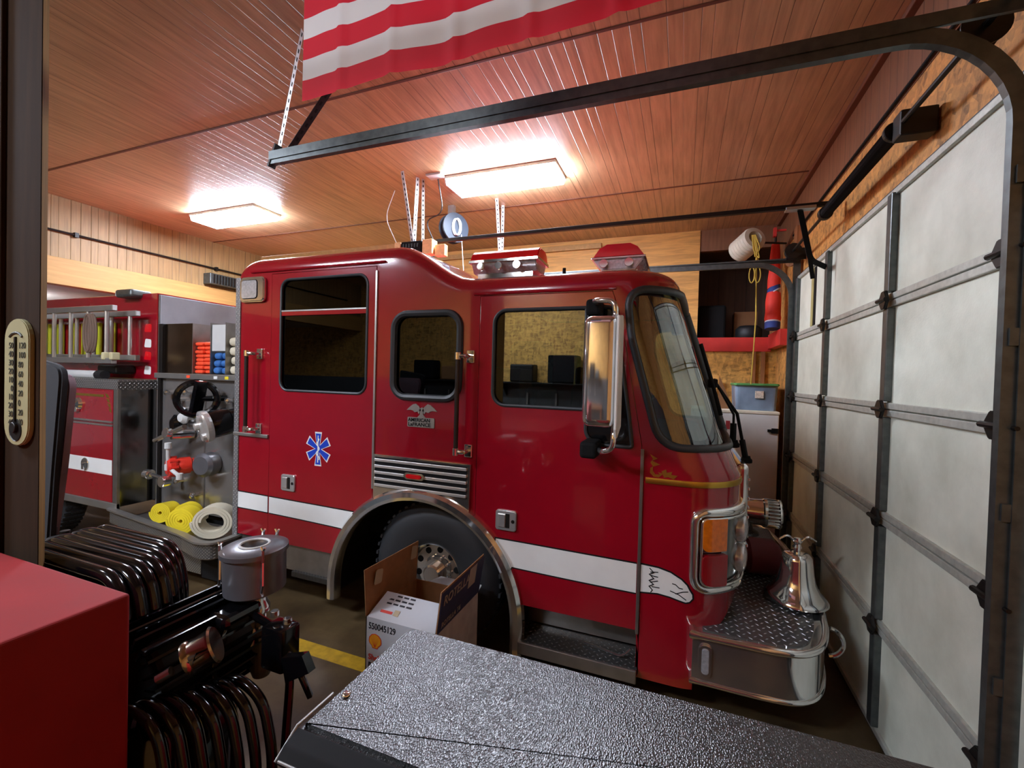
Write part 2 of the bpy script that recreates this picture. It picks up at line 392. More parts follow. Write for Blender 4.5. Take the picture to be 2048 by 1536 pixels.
# back wall: plywood to the ceiling, attic opening, board below
YO = YB
struct('wall_back', B(XL, YO, 0, .17, YO + .1, ZC), M['ply'])
struct('wall_back_lower', B(.17, YO, 0, XD + .1, YO + .1, 2.62), M['osb2'])
tobj('wall_back_upper', B(.17, YO + .02, 3.84, XD + .1, YO + .1, ZC), M['panel_d'])['kind'] = 'structure'
dk = groove_mat('attic_panel', '5c3a22', '1c0f08', 0, .406, (.0, .4), .005, grain=(20, 20, 2))
bm = nb(); box(bm, .0, YO + 1.3, 2.4, 1.9, YO + 1.36, 4.0); box(bm, -.05, YO + .1, 2.4, 0, YO + 1.3, 4.0); box(bm, 1.9, YO + .1, 2.4, 1.95, YO + 1.3, 4.0); box(bm, 0, YO + .1, 3.95, 1.9, YO + 1.3, 4.0)
struct('wall_attic', bm, dk)
struct('floor_attic', B(0, YO + .1, 2.5, 1.9, YO + 1.3, 2.6), M['osb2'])
# red board ledge round the corner
bm = nb(); box(bm, .15, YO - .04, 2.44, 1.08, YO, 2.63, bev=.004); box(bm, 1.04, 5.95, 2.47, 1.13, YO - .04, 2.66, bev=.004)
one('red_ledge_board', bm, M['redwood'], 'red painted board along the lower edge of the dark storage opening', 'board')
for i, (x, y) in enumerate(((.86, YO - .05), (.97, YO - .05))):
    tobj('trim_%d' % (6 + i), B(x, y, 0, x + .045, YO, 2.44, bev=.003), M['stud'])['kind'] = 'structure'
bm = nb(); box(bm, 1.08, 5.48, 0, XD + .05, 5.6, 3.7, bev=.003); box(bm, 1.06, YO - .2, 2.6, XD + .05, YO, 3.84, bev=.003)
tobj('trim_8', bm, M['stud'])['kind'] = 'structure'
# left header wall and pine beam, opening to the next bay
struct('wall_left', B(XL - .12, YN, 3.34, XL, YB, ZC), M['panel_x'])
struct('wall_left_beam', B(XL - .1, YN, 3.02, XL + .06, YB, 3.36, bev=.006), M['beam'])
struct('wall_front', B(-14, YN - .1, 1.9, XD + .1, YN, ZC), M['osb2'])
struct('wall_front_lower', B(-14, YN - .1, 0, XD + .1, YN, 1.9), mat('grey_pegboard', '54585a', .5))
struct('wall_far_bay', B(-14.1, YN, 0, -14, YB + .1, 3.3), M['offwhite'])
struct('wall_back_bay', B(-14, YO, 0, XL, YO + .1, 3.3), M['ply'])
struct('ceiling_bay', B(-14, YN, 3.14, XL - .1, YB + .1, 3.24), mat('white_ceiling', 'd8d0c0', .8))
# conduit on header
bm = nb(); tube(bm, [(XL + .03, YN + .5, 3.69), (XL + .03, 6.7, 3.69)], .014, 8)
for y in (1.2, 3.35, 5.2): box(bm, XL, y - .02, 3.66, XL + .05, y + .02, 3.72)
one('wall_conduit', bm, M['darksteel'], 'thin dark conduit pipe running along the left header wall panelling', 'pipe')
t = thing('wall_heater', 'small grey louvred box on the left header wall beside the cab corner', 'vent', (XL + .1, 5.3, 3.40))
tobj('housing', B(XL, 5.0, 3.4, XL + .17, 5.62, 3.58, bev=.01), M['galv'], t)
bm = nb()
for i in range(11): box(bm, XL + .17, 5.05 + i * .05, 3.42, XL + .185, 5.075 + i * .05, 3.56)
tobj('louvre', bm, M['darksteel'], t)

# ------------------------------------------------------------------ fluorescent fixtures
lens = mat('lamp_lens', 'e2ecff', .4, emit=LAMP)
def fixture(cx, cy, label, wx=1.22, wy=.42, z=ZC, name='ceiling_light'):
    t = thing(name, label, 'ceiling light', (cx, cy, z), 'fluorescent ceiling lights')
    tobj('housing', B(cx - wx/2, cy - wy/2, z - .03, cx + wx/2, cy + wy/2, z, bev=.004), M['offwhite'], t)
    bm = nb(); pr = [(cy - wy/2 + .01, z - .03), (cy - wy/2 + .03, z - .085), (cy + wy/2 - .03, z - .085), (cy + wy/2 - .01, z - .03)]
    prism(bm, pr, cx - wx/2 + .015, cx + wx/2 - .015, 'yz'); tobj('diffuser', bm, lens, t)
    for s in (-1, 1): bm = nb(); prism(bm, [(p[0] + (-.004 if p[0] < cy else .004), p[1] - (.003 if p[1] < z - .05 else 0)) for p in pr], cx + s * (wx/2 - .014), cx + s * wx/2, 'yz'); tobj('end_cap', bm, M['offwhite'], t); return t
fixture(-1.82, 4.37, 'fluorescent ceiling light above the fire engine cab, nearer of the two in view')
fixture(-5.78, 4.32, 'fluorescent ceiling light over the rear of the fire engine, farther of the two in view')
fixture(-4.9, .0, 'fluorescent ceiling light on the near side of the garage towards the left wall')
fixture(-2.9, -1.7, 'added unseen ceiling light behind the camera, brightening the garage')  # added fixture out of view, lifts the overall brightness and truck side
fixture(-10.2, 3.6, 'fluorescent ceiling light in the next bay beyond the pine beam', z=3.14)

# ------------------------------------------------------------------ overhead door (closed)
door = bpy.data.objects.new('door_1', None); C.objects.link(door); door['kind'] = 'structure'; door.location = (XD, 3.7, 0)
zs = [.03, .65, 1.27, 1.89, 2.51, 3.13]
dm = bpy.data.materials.new('door_skin'); dm.use_nodes = True; n = N(dm); co = n.coord()
n.lk(n.ramp(n.noise(co, 3, 5, .6), [(.3, 'c2c5b4'), (.65, 'dde0d0')]), n.b.inputs['Base Color']); n.b.inputs['Roughness'].default_value = .45
n.bump(n.noise(co, 90, 4, .6), .25, .004)
for i in range(5):
    tobj('door_section', B(XD, 1.98, zs[i] + .001, XD + .045, 5.46, zs[i+1] - .001, bev=.002), dm, door)
railm = mat('door_rail', 'b4b6ac', .45, .3, var=.15, scale=30)
for i in range(5):
    bm = nb()
    for k in (-1, 1):
        if i == 0 and k < 0: continue
        zz = zs[i] + k * .021
        box(bm, XD - .016, 2.06, zz - .018, XD + .004, 5.37, zz + .018, bev=.004)
    tobj('rail', bm, railm, door)
tobj('top_seal', B(XD + .0, 1.98, 3.128, XD + .048, 5.46, 3.16), M['black'], door); tobj('bottom_seal', B(XD + .0, 1.98, .0, XD + .04, 5.46, .032), M['black'], door)
tobj('rail', B(XD - .02, 2.06, 3.10, XD + .004, 5.37, 3.135, bev=.003), railm, door)
ys = [5.345, 4.315, 3.125, 2.12]
for j, y in enumerate(ys):
    for i in range(5):
        tobj('stile', B(XD - .036, y - .033, zs[i] + .045, XD + .004, y + .033, zs[i+1] - (.045 if i < 4 else .02), bev=.005), M['galv'], door)
    for i in range(1, 5):
        z = zs[i]; bm = nb(); wd = .052 if j else .06
        prism(bm, [(y - wd * .4, z - wd), (y + wd * .4, z - wd), (y + wd, z - .01), (y + wd, z + .01), (y + wd * .4, z + wd), (y - wd * .4, z + wd), (y - wd, z)], XD - .052, XD - .034, 'yz', bev=.004)
        tube(bm, [(XD - .055, y - .06, z), (XD - .055, y + .06, z)], .012, 8)
        if j in (0, 3): tube(bm, [(XD - .045, y - (.12 if j == 3 else -.0), z), (XD - .045, y + (.12 if j == 0 else 0), z)], .008, 8); cyl(bm, (XD - .045, y + (.06 if j == 0 else -.085), z), (0, 1, 0), .026, .022, 16)
        tobj('hinge', bm, M['darksteel'], door)
# slot with a tan strip in the far top section
tobj('slot', B(XD - .004, 4.72, 2.56, XD + .002, 4.79, 3.09), M['matteblack'], door)
tobj('filler_strip', B(XD - .006, 4.80, 2.56, XD + .001, 4.87, 3.09), mat('tan_strip', 'a69a62', .7), door)

# tracks
chan = [(-.027, -.02), (.027, -.02), (.027, .012), (.021, .012), (.021, -.014), (-.021, -.014), (-.021, .012), (-.027, .012)]
def track(y, xe, label, zt=3.29, ang=True, near=True):
    t = thing('overhead_door_track', label, 'door track', (1.03, y, 0), 'steel tracks of the overhead door')
    R = .36; path = [(1.045, y, .02), (1.045, y, zt - R)] + arc((1.045 - R, y, zt - R), R, 8, 90, 10, 'xz') + [(xe, y, zt + .02)]
    bm = nb(); sweep(bm, path, chan, up=(0, 1, 0)); bmesh.ops.recalc_face_normals(bm, faces=bm.faces); tobj('rail', bm, M['galv'], t)
    s = -1 if near else 1
    bm = nb(); bar(bm, (xe, y + s * .024, zt + .043), (1.12, y + s * .024, zt + .035), .006, .05); bar(bm, (xe, y, zt + .045), (1.12, y, zt + .037), .05, .006)
    tobj('angle_iron', bm, M['galv'], t, label='dark angle iron running along the top of the track')
    bm = nb(); bar(bm, (1.09, y + s * .03, .02), (1.09, y + s * .03, zt + .01), .07, .006, up=(0, 1, 0))
    for z in (.4, 1.0, 1.6, 2.2, 2.75): box(bm, 1.03, y + s * .022, z - .03, 1.13, y + s * .03, z + .03)
    tobj('jamb_bracket', bm, M['galv'], t)
    return t, zt
t, zt = track(2.04, -2.41, 'near grey steel overhead door track curving up and crossing the ceiling above the cab')
M['strap'] = mat('strap_zinc', 'c4c6c6', .4, .3)
def perf(bm, a, b, w_=.036):
    bar(bm, a, b, w_, .003); 
    A, Bq = Vector(a), Vector(b); d = (Bq - A); k = int(d.length / .05); u, v = frame_at(d)
    for i in range(k):
        c = A + d * ((i + .5) / k); bar(bm, c - d.normalized() * .012, c + d.normalized() * .012, .012, .005, mi=1)
bm = nb(); perf(bm, (-2.40, 2.06, 3.31), (-2.27, 2.12, ZC)); tobj('hanger_strap', bm, [M['strap'], M['matteblack']], t)
bm = nb(); perf(bm, (-2.38, 2.08, 3.31), (-1.60, 2.1, ZC), .045); tobj('hanger_strap', bm, [M['darksteel'], M['matteblack']], t)
bm = nb(); bar(bm, (-2.42, 2.04, 3.27), (-2.36, 2.04, 3.40), .05, .012); tobj('end_bracket', bm, M['darksteel'], t)
t, zt = track(5.43, -2.3, 'far grey steel overhead door track curving up beside the plywood panel', near=False)
bm = nb(); perf(bm, (-2.28, 5.43, 3.33), (-2.13, 4.88, ZC)); tobj('hanger_strap', bm, [M['strap'], M['matteblack']], t)
bm = nb(); perf(bm, (-2.28, 5.45, 3.33), (-2.14, 5.10, ZC)); tobj('hanger_strap', bm, [M['strap'], M['matteblack']], t)

# torsion shaft
t = thing('torsion_spring_shaft', 'black spring shaft mounted on the board above the overhead door', 'door spring', (1.0, 3.7, 3.33))
zs_ = 3.36
tobj('shaft', T([(1.0, 1.88, zs_), (1.0, 5.33, zs_)], .013, 10), M['darksteel'], t)
sp0 = nb(); cyl(sp0, (1.0, 2.93, zs_), (0, 1, 0), .036, 1.2, 20)
for i in range(110): lathe(sp0, [(.036, 0), (.041, .0027), (.036, .0054)], (1.0, 2.94 + i * .0107, zs_), (0, 1, 0), 16)
tobj('spring', sp0, M['darksteel'], t)
for y, h in ((4.1, .05), (2.9, .03)): bm = nb(); cyl(bm, (1.0, y, zs_), (0, 1, 0), .05, h, 20); tobj('winding_cone', bm, M['darksteel'], t)
bm = nb(); box(bm, .985, 2.80, zs_ - .07, 1.14, 2.9, zs_ + .06, bev=.01); tobj('centre_bracket', bm, M['darksteel'], t)
for y in (5.18, 2.15):
    bm = nb(); lathe(bm, [(.0, 0), (.075, 0), (.075, .006), (.055, .012), (.055, .06), (.07, .066), (.07, .072), (0, .072)], (1.0, y, zs_), (0, 1, 0), 28); tobj('cable_drum', bm, M['darksteel'], t)
for y in (5.32, 1.88):
    bm = nb(); box(bm, .96, y, zs_ - .06, 1.14, y + .01, zs_ + .06, bev=.002); tobj('end_plate', bm, M['darksteel'], t)

# opener
t = thing('garage_door_opener', 'garage door opener with long dark rail and black motor box hung from the ceiling', 'door opener', (-2.75, 4.2, 3.4))
tobj('rail', B(-2.6, 4.18, 3.44, 1.09, 4.22, 3.475, bev=.004), M['darksteel'], t)
tobj('motor', B(-2.89, 4.06, 3.30, -2.63, 4.34, 3.44, bev=.015, seg=3), M['matteblack'], t)
bm = nb()
for i in range(6): box(bm, -2.86 + i * .035, 4.052, 3.37, -2.84 + i * .035, 4.06, 3.41)
tobj('vent_slots', bm, M['darksteel'], t)
bm = nb(); perf(bm, (-2.77, 4.10, 3.44), (-2.80, 3.93, ZC), .04); tobj('hanger_strut', bm, [M['strap'], M['darksteel']], t)
bm = nb(); perf(bm, (-2.76, 4.12, 3.44), (-2.72, 4.1, ZC), .04); tobj('hanger_strut', bm, [M['strap'], M['darksteel']], t)
bm = nb(); perf(bm, (-2.65, 4.12, 3.44), (-2.69, 4.16, ZC), .03); tobj('hanger_strut', bm, [M['strap'], M['darksteel']], t)
bm = nb(); sweep(bm, smoothpath([(.84, 4.2, 3.45), (.93, 4.2, 3.02), (1.06, 4.3, 2.98)], .05), [(-.02, -.005), (.02, -.005), (.02, .005), (-.02, .005)], up=(0, 1, 0)); bar(bm, (.915, 4.2, 3.1), (.95, 4.2, 2.87), .03, .008, up=(0, 1, 0))
tobj('door_arm', bm, M['matteblack'], t)
tobj('trolley', B(.74, 4.165, 3.425, .95, 4.235, 3.452, bev=.004), M['alu'], t, label='pale trolley under the rail')
bm = nb(); tube(bm, smoothpath([(-2.6, 4.3, 3.45), (-2.72, 4.25, 3.72), (-2.45, 4.2, 3.75), (-2.5, 4.15, ZC - .03)], .12), .006, 8); tobj('power_cord', bm, M['black'], t)
bm = nb(); tube(bm, smoothpath([(-2.95, 4.06, 3.44), (-3.06, 4.0, 3.7), (-2.9, 3.95, 3.95)], .12), .004, 8); tobj('bell_wire', bm, M['offwhite'], t)
one('ceiling_outlet', B(-2.60, 4.06, ZC - .02, -2.42, 4.18, ZC, bev=.004), M['offwhite'], 'white outlet plate on the ceiling beside the opener struts', 'outlet')
for x0, x1, y0, y1, z0, z1 in ((-2.97, -2.895, 4.06, 4.3, 3.30, 3.44), (-2.62, -2.50, 4.06, 4.17, 3.29, 3.445), (-2.49, -2.37, 4.10, 4.17, 3.27, 3.39)):
    tobj('mounting_block', B(x0, y0, z0, x1, y1, z1, bev=.006), M['block'], t, label='pale pine mounting block')
t2 = thing('hanging_cord_reel', 'round dark reel hanging from the ceiling behind the opener motor', 'cord reel', (-2.65, 5.0, 3.9))
rl = nb(); lathe(rl, [(.0, 0), (.17, 0), (.18, .015), (.18, .03), (.09, .035), (.09, .1), (.18, .105), (.18, .13), (0, .135)], (-2.78, 4.95, 3.84), (.85, -.5, 0), 32); tobj('spool', rl, mat('reel_blue_grey', '28323e', .5), t2)
bm = nb()
for k in range(3): tube(bm, [(-2.66 + .05 * math.cos(a) * .55 + k * .012, 4.865 + .05 * math.cos(a) * .85, 3.84 + .1 * math.sin(a)) for a in [2 * PI * i / 20 for i in range(20)]], .007, 6, True)
tobj('cord', bm, M['offwhite'], t2); bm = nb(); box(bm, -2.80, 4.9, 3.98, -2.72, 4.96, ZC); tobj('bracket', bm, M['alu'], t2)
bm = nb(); tube(bm, [(-2.6, 4.9, 3.75), (-2.55, 4.88, 3.3)], .004, 6); tobj('pull_wire', bm, M['offwhite'], t2)

# board on the back wall above the rear of the truck
tobj('trim_9', B(-7.3, YO - .05, 4.0 - .02, -1.2, YO, 4.06, bev=.004), M['beam'])['kind'] = 'structure'

bm = nb(); box(bm, -5.0, 4.10, 3.37, -2.97, 4.19, 3.44, bev=.004); tobj('support_board', bm, M['beam'], bpy.data.objects['garage_door_opener'], label='long pine board carrying the motor')
# ================================================================== the fire engine
Y0, Y1 = 2.80, 5.25; YC = (Y0 + Y1) / 2; RC = .35
XR = -3.68
truck = thing('fire_engine', 'deep red fire engine cab with white stripe, chrome bumper, open pump panel and ladder rack', 'fire engine', (-3, YC, 0))
XF_T = [(0, .355), (.6, .355), (1.45, .36), (1.59, .30), (1.713, .245), (1.967, .168), (2.225, .085), (2.556, -.017), (2.72, -.09), (3.2, -.09)]
def XF(z):
    for (a, x), (b, y) in zip(XF_T, XF_T[1:]):
        if z <= b: return x + (y - x) * (z - a) / (b - a)
    return XF_T[-1][1]
def sm(t): t = max(0, min(1, t)); return t * t * (3 - 2 * t)
def ZT(x):
    z = 2.715 + .275 * sm((-1.42 - x) / .62)
    if x < -3.48: z -= .11 * (1 - math.sqrt(max(0, 1 - ((-3.48 - x) / .2) ** 2)))
    return z
FL = RC * PI / 2
def S(d, z, off=0., far=False):
    """point on the cab skin: d runs forward along the side, round the corner and across the front"""
    xf = XF(z); xc = xf - RC
    if d <= xc: p = Vector((d, Y0, z)); nn = Vector((0, -1, 0))
    elif d <= xc + FL:
        a = (d - xc) / RC; nn = Vector((math.sin(a), -math.cos(a), 0)); p = Vector((xc, Y0 + RC, z)) + nn * RC
    else: nn = Vector((1, 0, 0)); q_ = d - xc - FL; p = Vector((xf + .03 * (1 - (1 - q_ / (YC - Y0 - RC)) ** 2), Y0 + RC + q_, z))
    p = p + nn * off
    if far: p.y = 2 * YC - p.y
    return p
# --- shell
def shell():
    bm = nb(); cols = []
    xs = [XR + (1e-3), XR + .02, XR + .05, XR + .09, XR + .14, XR + .2] + [XR + .2 + i * .09 for i in range(1, 32)]
    xs = [x for x in xs if x < -.52]; K = 14; kf = 6
    zl = [.20, .35, .5, .65, .8, .95, 1.1, 1.25, 1.4, 1.45, 1.5, 1.55, 1.6, 1.66, 1.72, 1.8, 1.9, 2.0, 2.1, 2.2, 2.3, 2.4, 2.5, 2.56]
    def colbase(i):
        if i < len(xs): return ('x', xs[i])
        i -= len(xs)
        if i < 8: return ('r', i / 8)
        i -= 8
        if i <= K: return ('a', i / K)
        return ('f', (i - K) / kf)
    ncol = len(xs) + 8 + K + 1 + kf
    half = (Y1 - Y0) / 2 - RC
    def P(i, z):
        t, q = colbase(i); xf = XF(z); xc = xf - RC
        if t == 'x': return Vector((q, Y0, z)), Vector((0, 1, 0))
        if t == 'r': return Vector((-.52 + (xc + .52) * q, Y0, z)), Vector((0, 1, 0))
        if t == 'a':
            a = q * PI / 2; nn = Vector((math.sin(a), -math.cos(a), 0)); return Vector((xc, Y0 + RC, z)) + nn * RC, -nn
        return Vector((xf + .03 * (1 - (1 - q) ** 2), Y0 + RC + half * q, z)), Vector((-1, 0, 0))
    for i in range(ncol):
        t, q = colbase(i); x = P(i, 2.6)[0].x; zt = ZT(min(x, -.0)); r = .11 if t in 'xr' else .11 + .03 * (q if t == 'a' else 1)
        ring = []
        base = zt - r
        for k, z in enumerate(zl):
            zz = .2 + (z - .2) * 1.0
            zz = min(zz, base) if k < len(zl) - 1 else min(2.56, base)
            ring.append(P(i, zz)[0])
        for k in range(1, 4):
            zz = 2.56 + (base - 2.56) * k / 4
            ring.append(P(i, zz)[0])
        p, n_ = P(i, base)
        for k in range(0, 8):
            a = PI / 2 * k / 7; ring.append(p + n_ * r * (1 - math.cos(a)) + Vector((0, 0, r * math.sin(a))))
        e = ring[-1]; 
        for k in range(1, 7):
            t2 = k / 6; ring.append(Vector((e.x, e.y + (YC - e.y) * t2, e.z + .025 * math.sin(t2 * PI / 2) * (1 - (0 if t in 'xr' else q if t == 'a' else 1)))))
        full = ring + [Vector((v.x, 2 * YC - v.y, v.z)) for v in ring[-2::-1]]
        cols.append([bm.verts.new(v) for v in full])
    for A, Bq in zip(cols, cols[1:]):
        for j in range(len(A) - 1):
            vs = [A[j], Bq[j], Bq[j+1], A[j+1]]
            try: bm.faces.new(vs)
            except Exception: pass
    bm.faces.new(cols[0])
    bmesh.ops.remove_doubles(bm, verts=bm.verts, dist=1e-5)
    bmesh.ops.dissolve_degenerate(bm, edges=bm.edges, dist=1e-5)
    bmesh.ops.recalc_face_normals(bm, faces=bm.faces)
    f = min(bm.faces, key=lambda f: (f.calc_center_median() - Vector((-2.5, Y0, 1.5))).length)
    if f.normal.y > 0: bmesh.ops.reverse_faces(bm, faces=bm.faces)
    return bm
sh = tobj('cab_shell', shell(), M['red'], truck)
md = sh.modifiers.new('s', 'SOLIDIFY'); md.thickness = .035; md.offset = -1
AX, AZ, AR = -1.77, .35, .79
def archcut(pts_fn): pass
def arcpts(r, a0, a1, n=18): return [(AX + r * math.cos(math.radians(a0 + (a1 - a0) * i / n)), AZ + r * math.sin(math.radians(a0 + (a1 - a0) * i / n))) for i in range(n + 1)]
RO = AR - .03
# angle on the arch where it meets x, or z
def ax_(x, r=RO): return math.degrees(math.acos((x - AX) / r))
def az_(z, r=RO, left=False):
    a = math.degrees(math.asin((z - AZ) / r)); return 180 - a if left else a
# door outlines, measured in x,z
rdoor = [(-3.28, .56)] + [(AX + RO * math.cos(math.radians(180 - math.degrees(math.asin((.56 - AZ) / RO)))), .56)] + arcpts(RO, az_(.56, left=True), ax_(-2.205), 14)[1:] + [(-2.205, 2.83), (-3.28, 2.83)]
fdoor = [(-1.32, 2.565)] + arcpts(RO, ax_(-1.32), az_(.49), 16) + [(-.222, .49), (-.222, 1.62), (-.33, 2.2), (-.385, 2.45), (-.425, 2.565)]
def grow(pts, g):
    bm = nb(); f = bm.faces.new([bm.verts.new((p[0], p[1], 0)) for p in pts]); out = []
    n_ = len(pts); area = sum(pts[i-1][0] * pts[i][1] - pts[i][0] * pts[i-1][1] for i in range(n_)); s = 1 if area > 0 else -1
    for i in range(n_):
        a, b, c = Vector(pts[i-1]), Vector(pts[i]), Vector(pts[(i+1) % n_]); d1 = (b - a).normalized(); d2 = (c - b).normalized()
        m = Vector((d1.y + d2.y, -d1.x - d2.x)) * s
        if m.length < 1e-6: m = Vector((d1.y, -d1.x)) * s
        m.normalize(); k = max(.5, m.dot(Vector((d1.y, -d1.x)) * s)); out.append((b.x + m.x * g / k, b.y + m.y * g / k))
    bm.free(); return out
win1 = rr(-3.172, 1.852, -2.282, 2.778, .085); win2 = rr(-2.03, 1.845, -1.475, 2.462, .11); win3 = rr(-1.215, 1.822, -.58, 2.468, [.09, .01, .01, .09])
vent = roundpoly([(-.565, 2.468), (-.565, 1.66), (-.50, 1.605), (-.275, 1.605), (-.30, 1.80), (-.395, 2.38), (-.42, 2.468)], [.02, .05, .05, .02, .02, .03, .03])
wsx = roundpoly([(-.335, 2.575), (-.30, 2.28), (-.115, 1.622), (.6, 1.622), (.6, 2.575)], [.13, .05, .14, 0, 0], 6)
def cutter(parts):
    bm = nb()
    for p, a, b in parts: prism(bm, p, a, b, 'xz')
    me = bpy.data.meshes.new('c'); bm.to_mesh(me); bm.free(); o = bpy.data.objects.new('cut', me); C.objects.link(o); return o
archfull = arcpts(RO, 0, 180, 26) + [(AX - RO, .1), (AX + RO, .1)]
cA = cutter([(grow(rdoor, .006), Y0 - .3, Y0 + .3), (grow(fdoor, .006), Y0 - .3, Y0 + .3), (win2, Y0 - .3, Y0 + .3), (win1, Y1 - .3, Y1 + .3), (win2, Y1 - .3, Y1 + .3), (win3, Y1 - .3, Y1 + .3)])
cB = cutter([(archfull, Y0 - .3, Y0 + .3), (archfull, Y1 - .3, Y1 + .3)])
cC = cutter([([(-4, .1), (-2.3, .1), (-2.3, .565), (-4, .565)], Y0 - .5, Y1 + .5)])
cD = cutter([([(-1.2, .1), (-.216, .1), (-.216, .495), (-1.2, .495)], Y0 - .5, Y0 + .5), (roundpoly([(.108, .1), (.108, .50), (.25, .56), (.38, .78), (.8, .9), (.8, .1)], [0, .05, .1, .1, 0, 0]), Y0 - .5, Y1 + .5)])
cE = cutter([(wsx, Y0 - .5, Y1 + .5)])
for c in (cA, cB, cC, cD, cE):
    b = sh.modifiers.new('b', 'BOOLEAN'); b.object = c; b.operation = 'DIFFERENCE'; b.solver = 'FAST'
clean(sh)
for c in (cA, cB, cC, cD, cE): m_ = c.data; bpy.data.objects.remove(c); bpy.data.meshes.remove(m_)
def autosmooth(o, deg=32):
    bm = nb(); bm.from_mesh(o.data)
    for f in bm.faces: f.smooth = True
    for e in bm.edges: e.smooth = not (len(e.link_faces) != 2 or e.calc_face_angle(0) > math.radians(deg))
    bm.to_mesh(o.data); bm.free()
autosmooth(sh)
# windscreen: glass behind the opening, gasket round it, centre post
for far in (False, True):
    bm = nb(); G = []
    nu, nv = 40, 14
    for j in range(nv + 1):
        z = 1.60 + (2.60 - 1.60) * j / nv; xl = -.10 - .26 * sm((z - 1.6) / .8) * 1.0 - .03
        dmax = XF(z) - RC + FL + (YC - Y0 - RC)
        G.append([bm.verts.new(S(xl + (dmax - xl) * i / nu, z, -.02, far)) for i in range(nu + 1)])
    for j in range(nv):
        for i in range(nu): bm.faces.new((G[j][i], G[j][i+1], G[j+1][i+1], G[j+1][i]))
    tobj('windscreen', bm, M['ws'], truck, True)
    edge = []
    pts = [(-.335, 2.575), (-.30, 2.28), (-.115, 1.622)]
    rp = roundpoly(pts + [(.3, 1.622), (.3, 2.575)], [.13, .05, .14, 0, 0], 7)
    rp = rp[:-2]          # left side run from top to bottom
    def dmx(z): return XF(z) - RC + FL + (YC - Y0 - RC) - .03
    run = [(dmx(2.575), 2.575)] ; k0 = rp[0]; nn_ = 30
    top = [(k0[0] + (dmx(2.575) - k0[0]) * i / nn_, 2.575) for i in range(nn_, 0, -1)]
    k1 = rp[-1]; bot = [(k1[0] + (dmx(1.622) - k1[0]) * i / nn_, 1.622) for i in range(1, nn_ + 1)]
    loop = [S(d, z, .004, far) for d, z in top + rp + bot]
    bm = nb(); sweep(bm, loop, [(a * 1.0, b * .5) for a, b in circ(.03, 10)], closed=True, up=None) if False else tube(bm, loop, .024, 10, True)
    bmesh.ops.recalc_face_normals(bm, faces=bm.faces); tobj('windscreen_gasket', bm, M['rubber'], truck, True)
tobj('centre_post', T([(XF(z), YC, z) for z in (1.6, 1.72, 1.97, 2.22, 2.58)], .03), M['rubber'], truck)

def ringpanel(pts, g0, g1, y0, y1): return holed(grow(pts, g0), [grow(pts, -g1) if g1 > 0 else pts], y0, y1)
def pane(parent, pts, name='window', m='tint', gasket=.022, inset=.012, yb=Y0):
    f = tobj(name, PR(grow(pts, .004), yb + inset, yb + inset + .006, 'xz'), M[m], parent)
    loop = [Vector((p[0], yb - .002, p[1])) for p in pts]; bm = nb(); sweep(bm, loop, [(-.006, -gasket*.2), (.008, -gasket*.2), (.008, gasket), (-.006, gasket)], closed=True, up=None) if False else tube(bm, loop, gasket * .62, 8, True)
    bmesh.ops.recalc_face_normals(bm, faces=bm.faces); tobj('window_gasket', bm, M['rubber'], parent, True); return f
# rear door
rd = tobj('rear_cab_door', holed(rdoor, [win1], Y0 - .002, Y0 + .03, bev=.003), M['red'], truck)
f = tobj('window', PR(grow(win1, .004), Y0 + .012, Y0 + .018), M['tint'], rd)
tobj('window_gasket', (lambda b: (tube(b, [Vector((p[0], Y0 - .002, p[1])) for p in win1], .011, 8, True), b)[1])(nb()), M['rubber'], rd)
tobj('window_bar', B(-3.172, Y0 - .006, 2.475, -2.282, Y0 + .012, 2.512, bev=.004), M['red'], rd)
tobj('window_bar', B(-3.172, Y0 - .008, 2.508, -2.282, Y0 + .012, 2.522, bev=.003), M['alu'], rd)
# front door
fd = tobj('front_cab_door', holed(fdoor, [win3, vent], Y0 - .002, Y0 + .03, bev=.003), M['red'], truck)
tobj('window', PR(grow(win3, .004), Y0 + .012, Y0 + .018), M['glass'], fd)
tobj('quarter_window', PR(grow(vent, .004), Y0 + .006, Y0 + .016), M['gloss'], fd)
for q in (win3, vent):
    b = nb(); tube(b, [Vector((p[0], Y0 - .002, p[1])) for p in q], .012, 8, True); bmesh.ops.recalc_face_normals(b, faces=b.faces); tobj('window_gasket', b, M['rubber'], fd, True)
# middle window in the shell, far side windows
tobj('side_window', PR(grow(win2, .004), Y0 + .012, Y0 + .018), M['tint'], truck)
b = nb(); tube(b, [Vector((p[0], Y0 - .004, p[1])) for p in win2], .026, 8, True); bmesh.ops.recalc_face_normals(b, faces=b.faces); tobj('window_gasket', b, M['rubber'], truck, True)
for q in (win1, win2, win3): tobj('side_window', PR(grow(q, .004), Y1 - .02, Y1 - .012), M['tint' if q is not win3 else 'glass'], truck)
# door handles
def handle(x, z, parent):
    o = tobj('door_handle', PR(rr(x - .075, z - .068, x + .075, z + .068, .018), Y0 - .018, Y0 + .0, bev=.004), mat('handle_chrome', 'dcdcdc', .3, .8), parent)
    g = tobj('handle_paddle', B(x - .055, Y0 - .026, z - .045, x - .002, Y0 - .016, z + .045, bev=.004), mat('handle_chrome', 'dcdcdc', .3, .8), parent)
    bm = nb(); box(bm, x + .0, Y0 - .020, z - .048, x + .028, Y0 - .0175, z + .048); cyl(bm, (x + .052, Y0 - .016, z), (0, -1, 0), .012, .006, 14)
    tobj('handle_recess', bm, M['darksteel'], parent)
handle(-3.05, 1.08, rd); handle(-1.087, 1.043, fd)
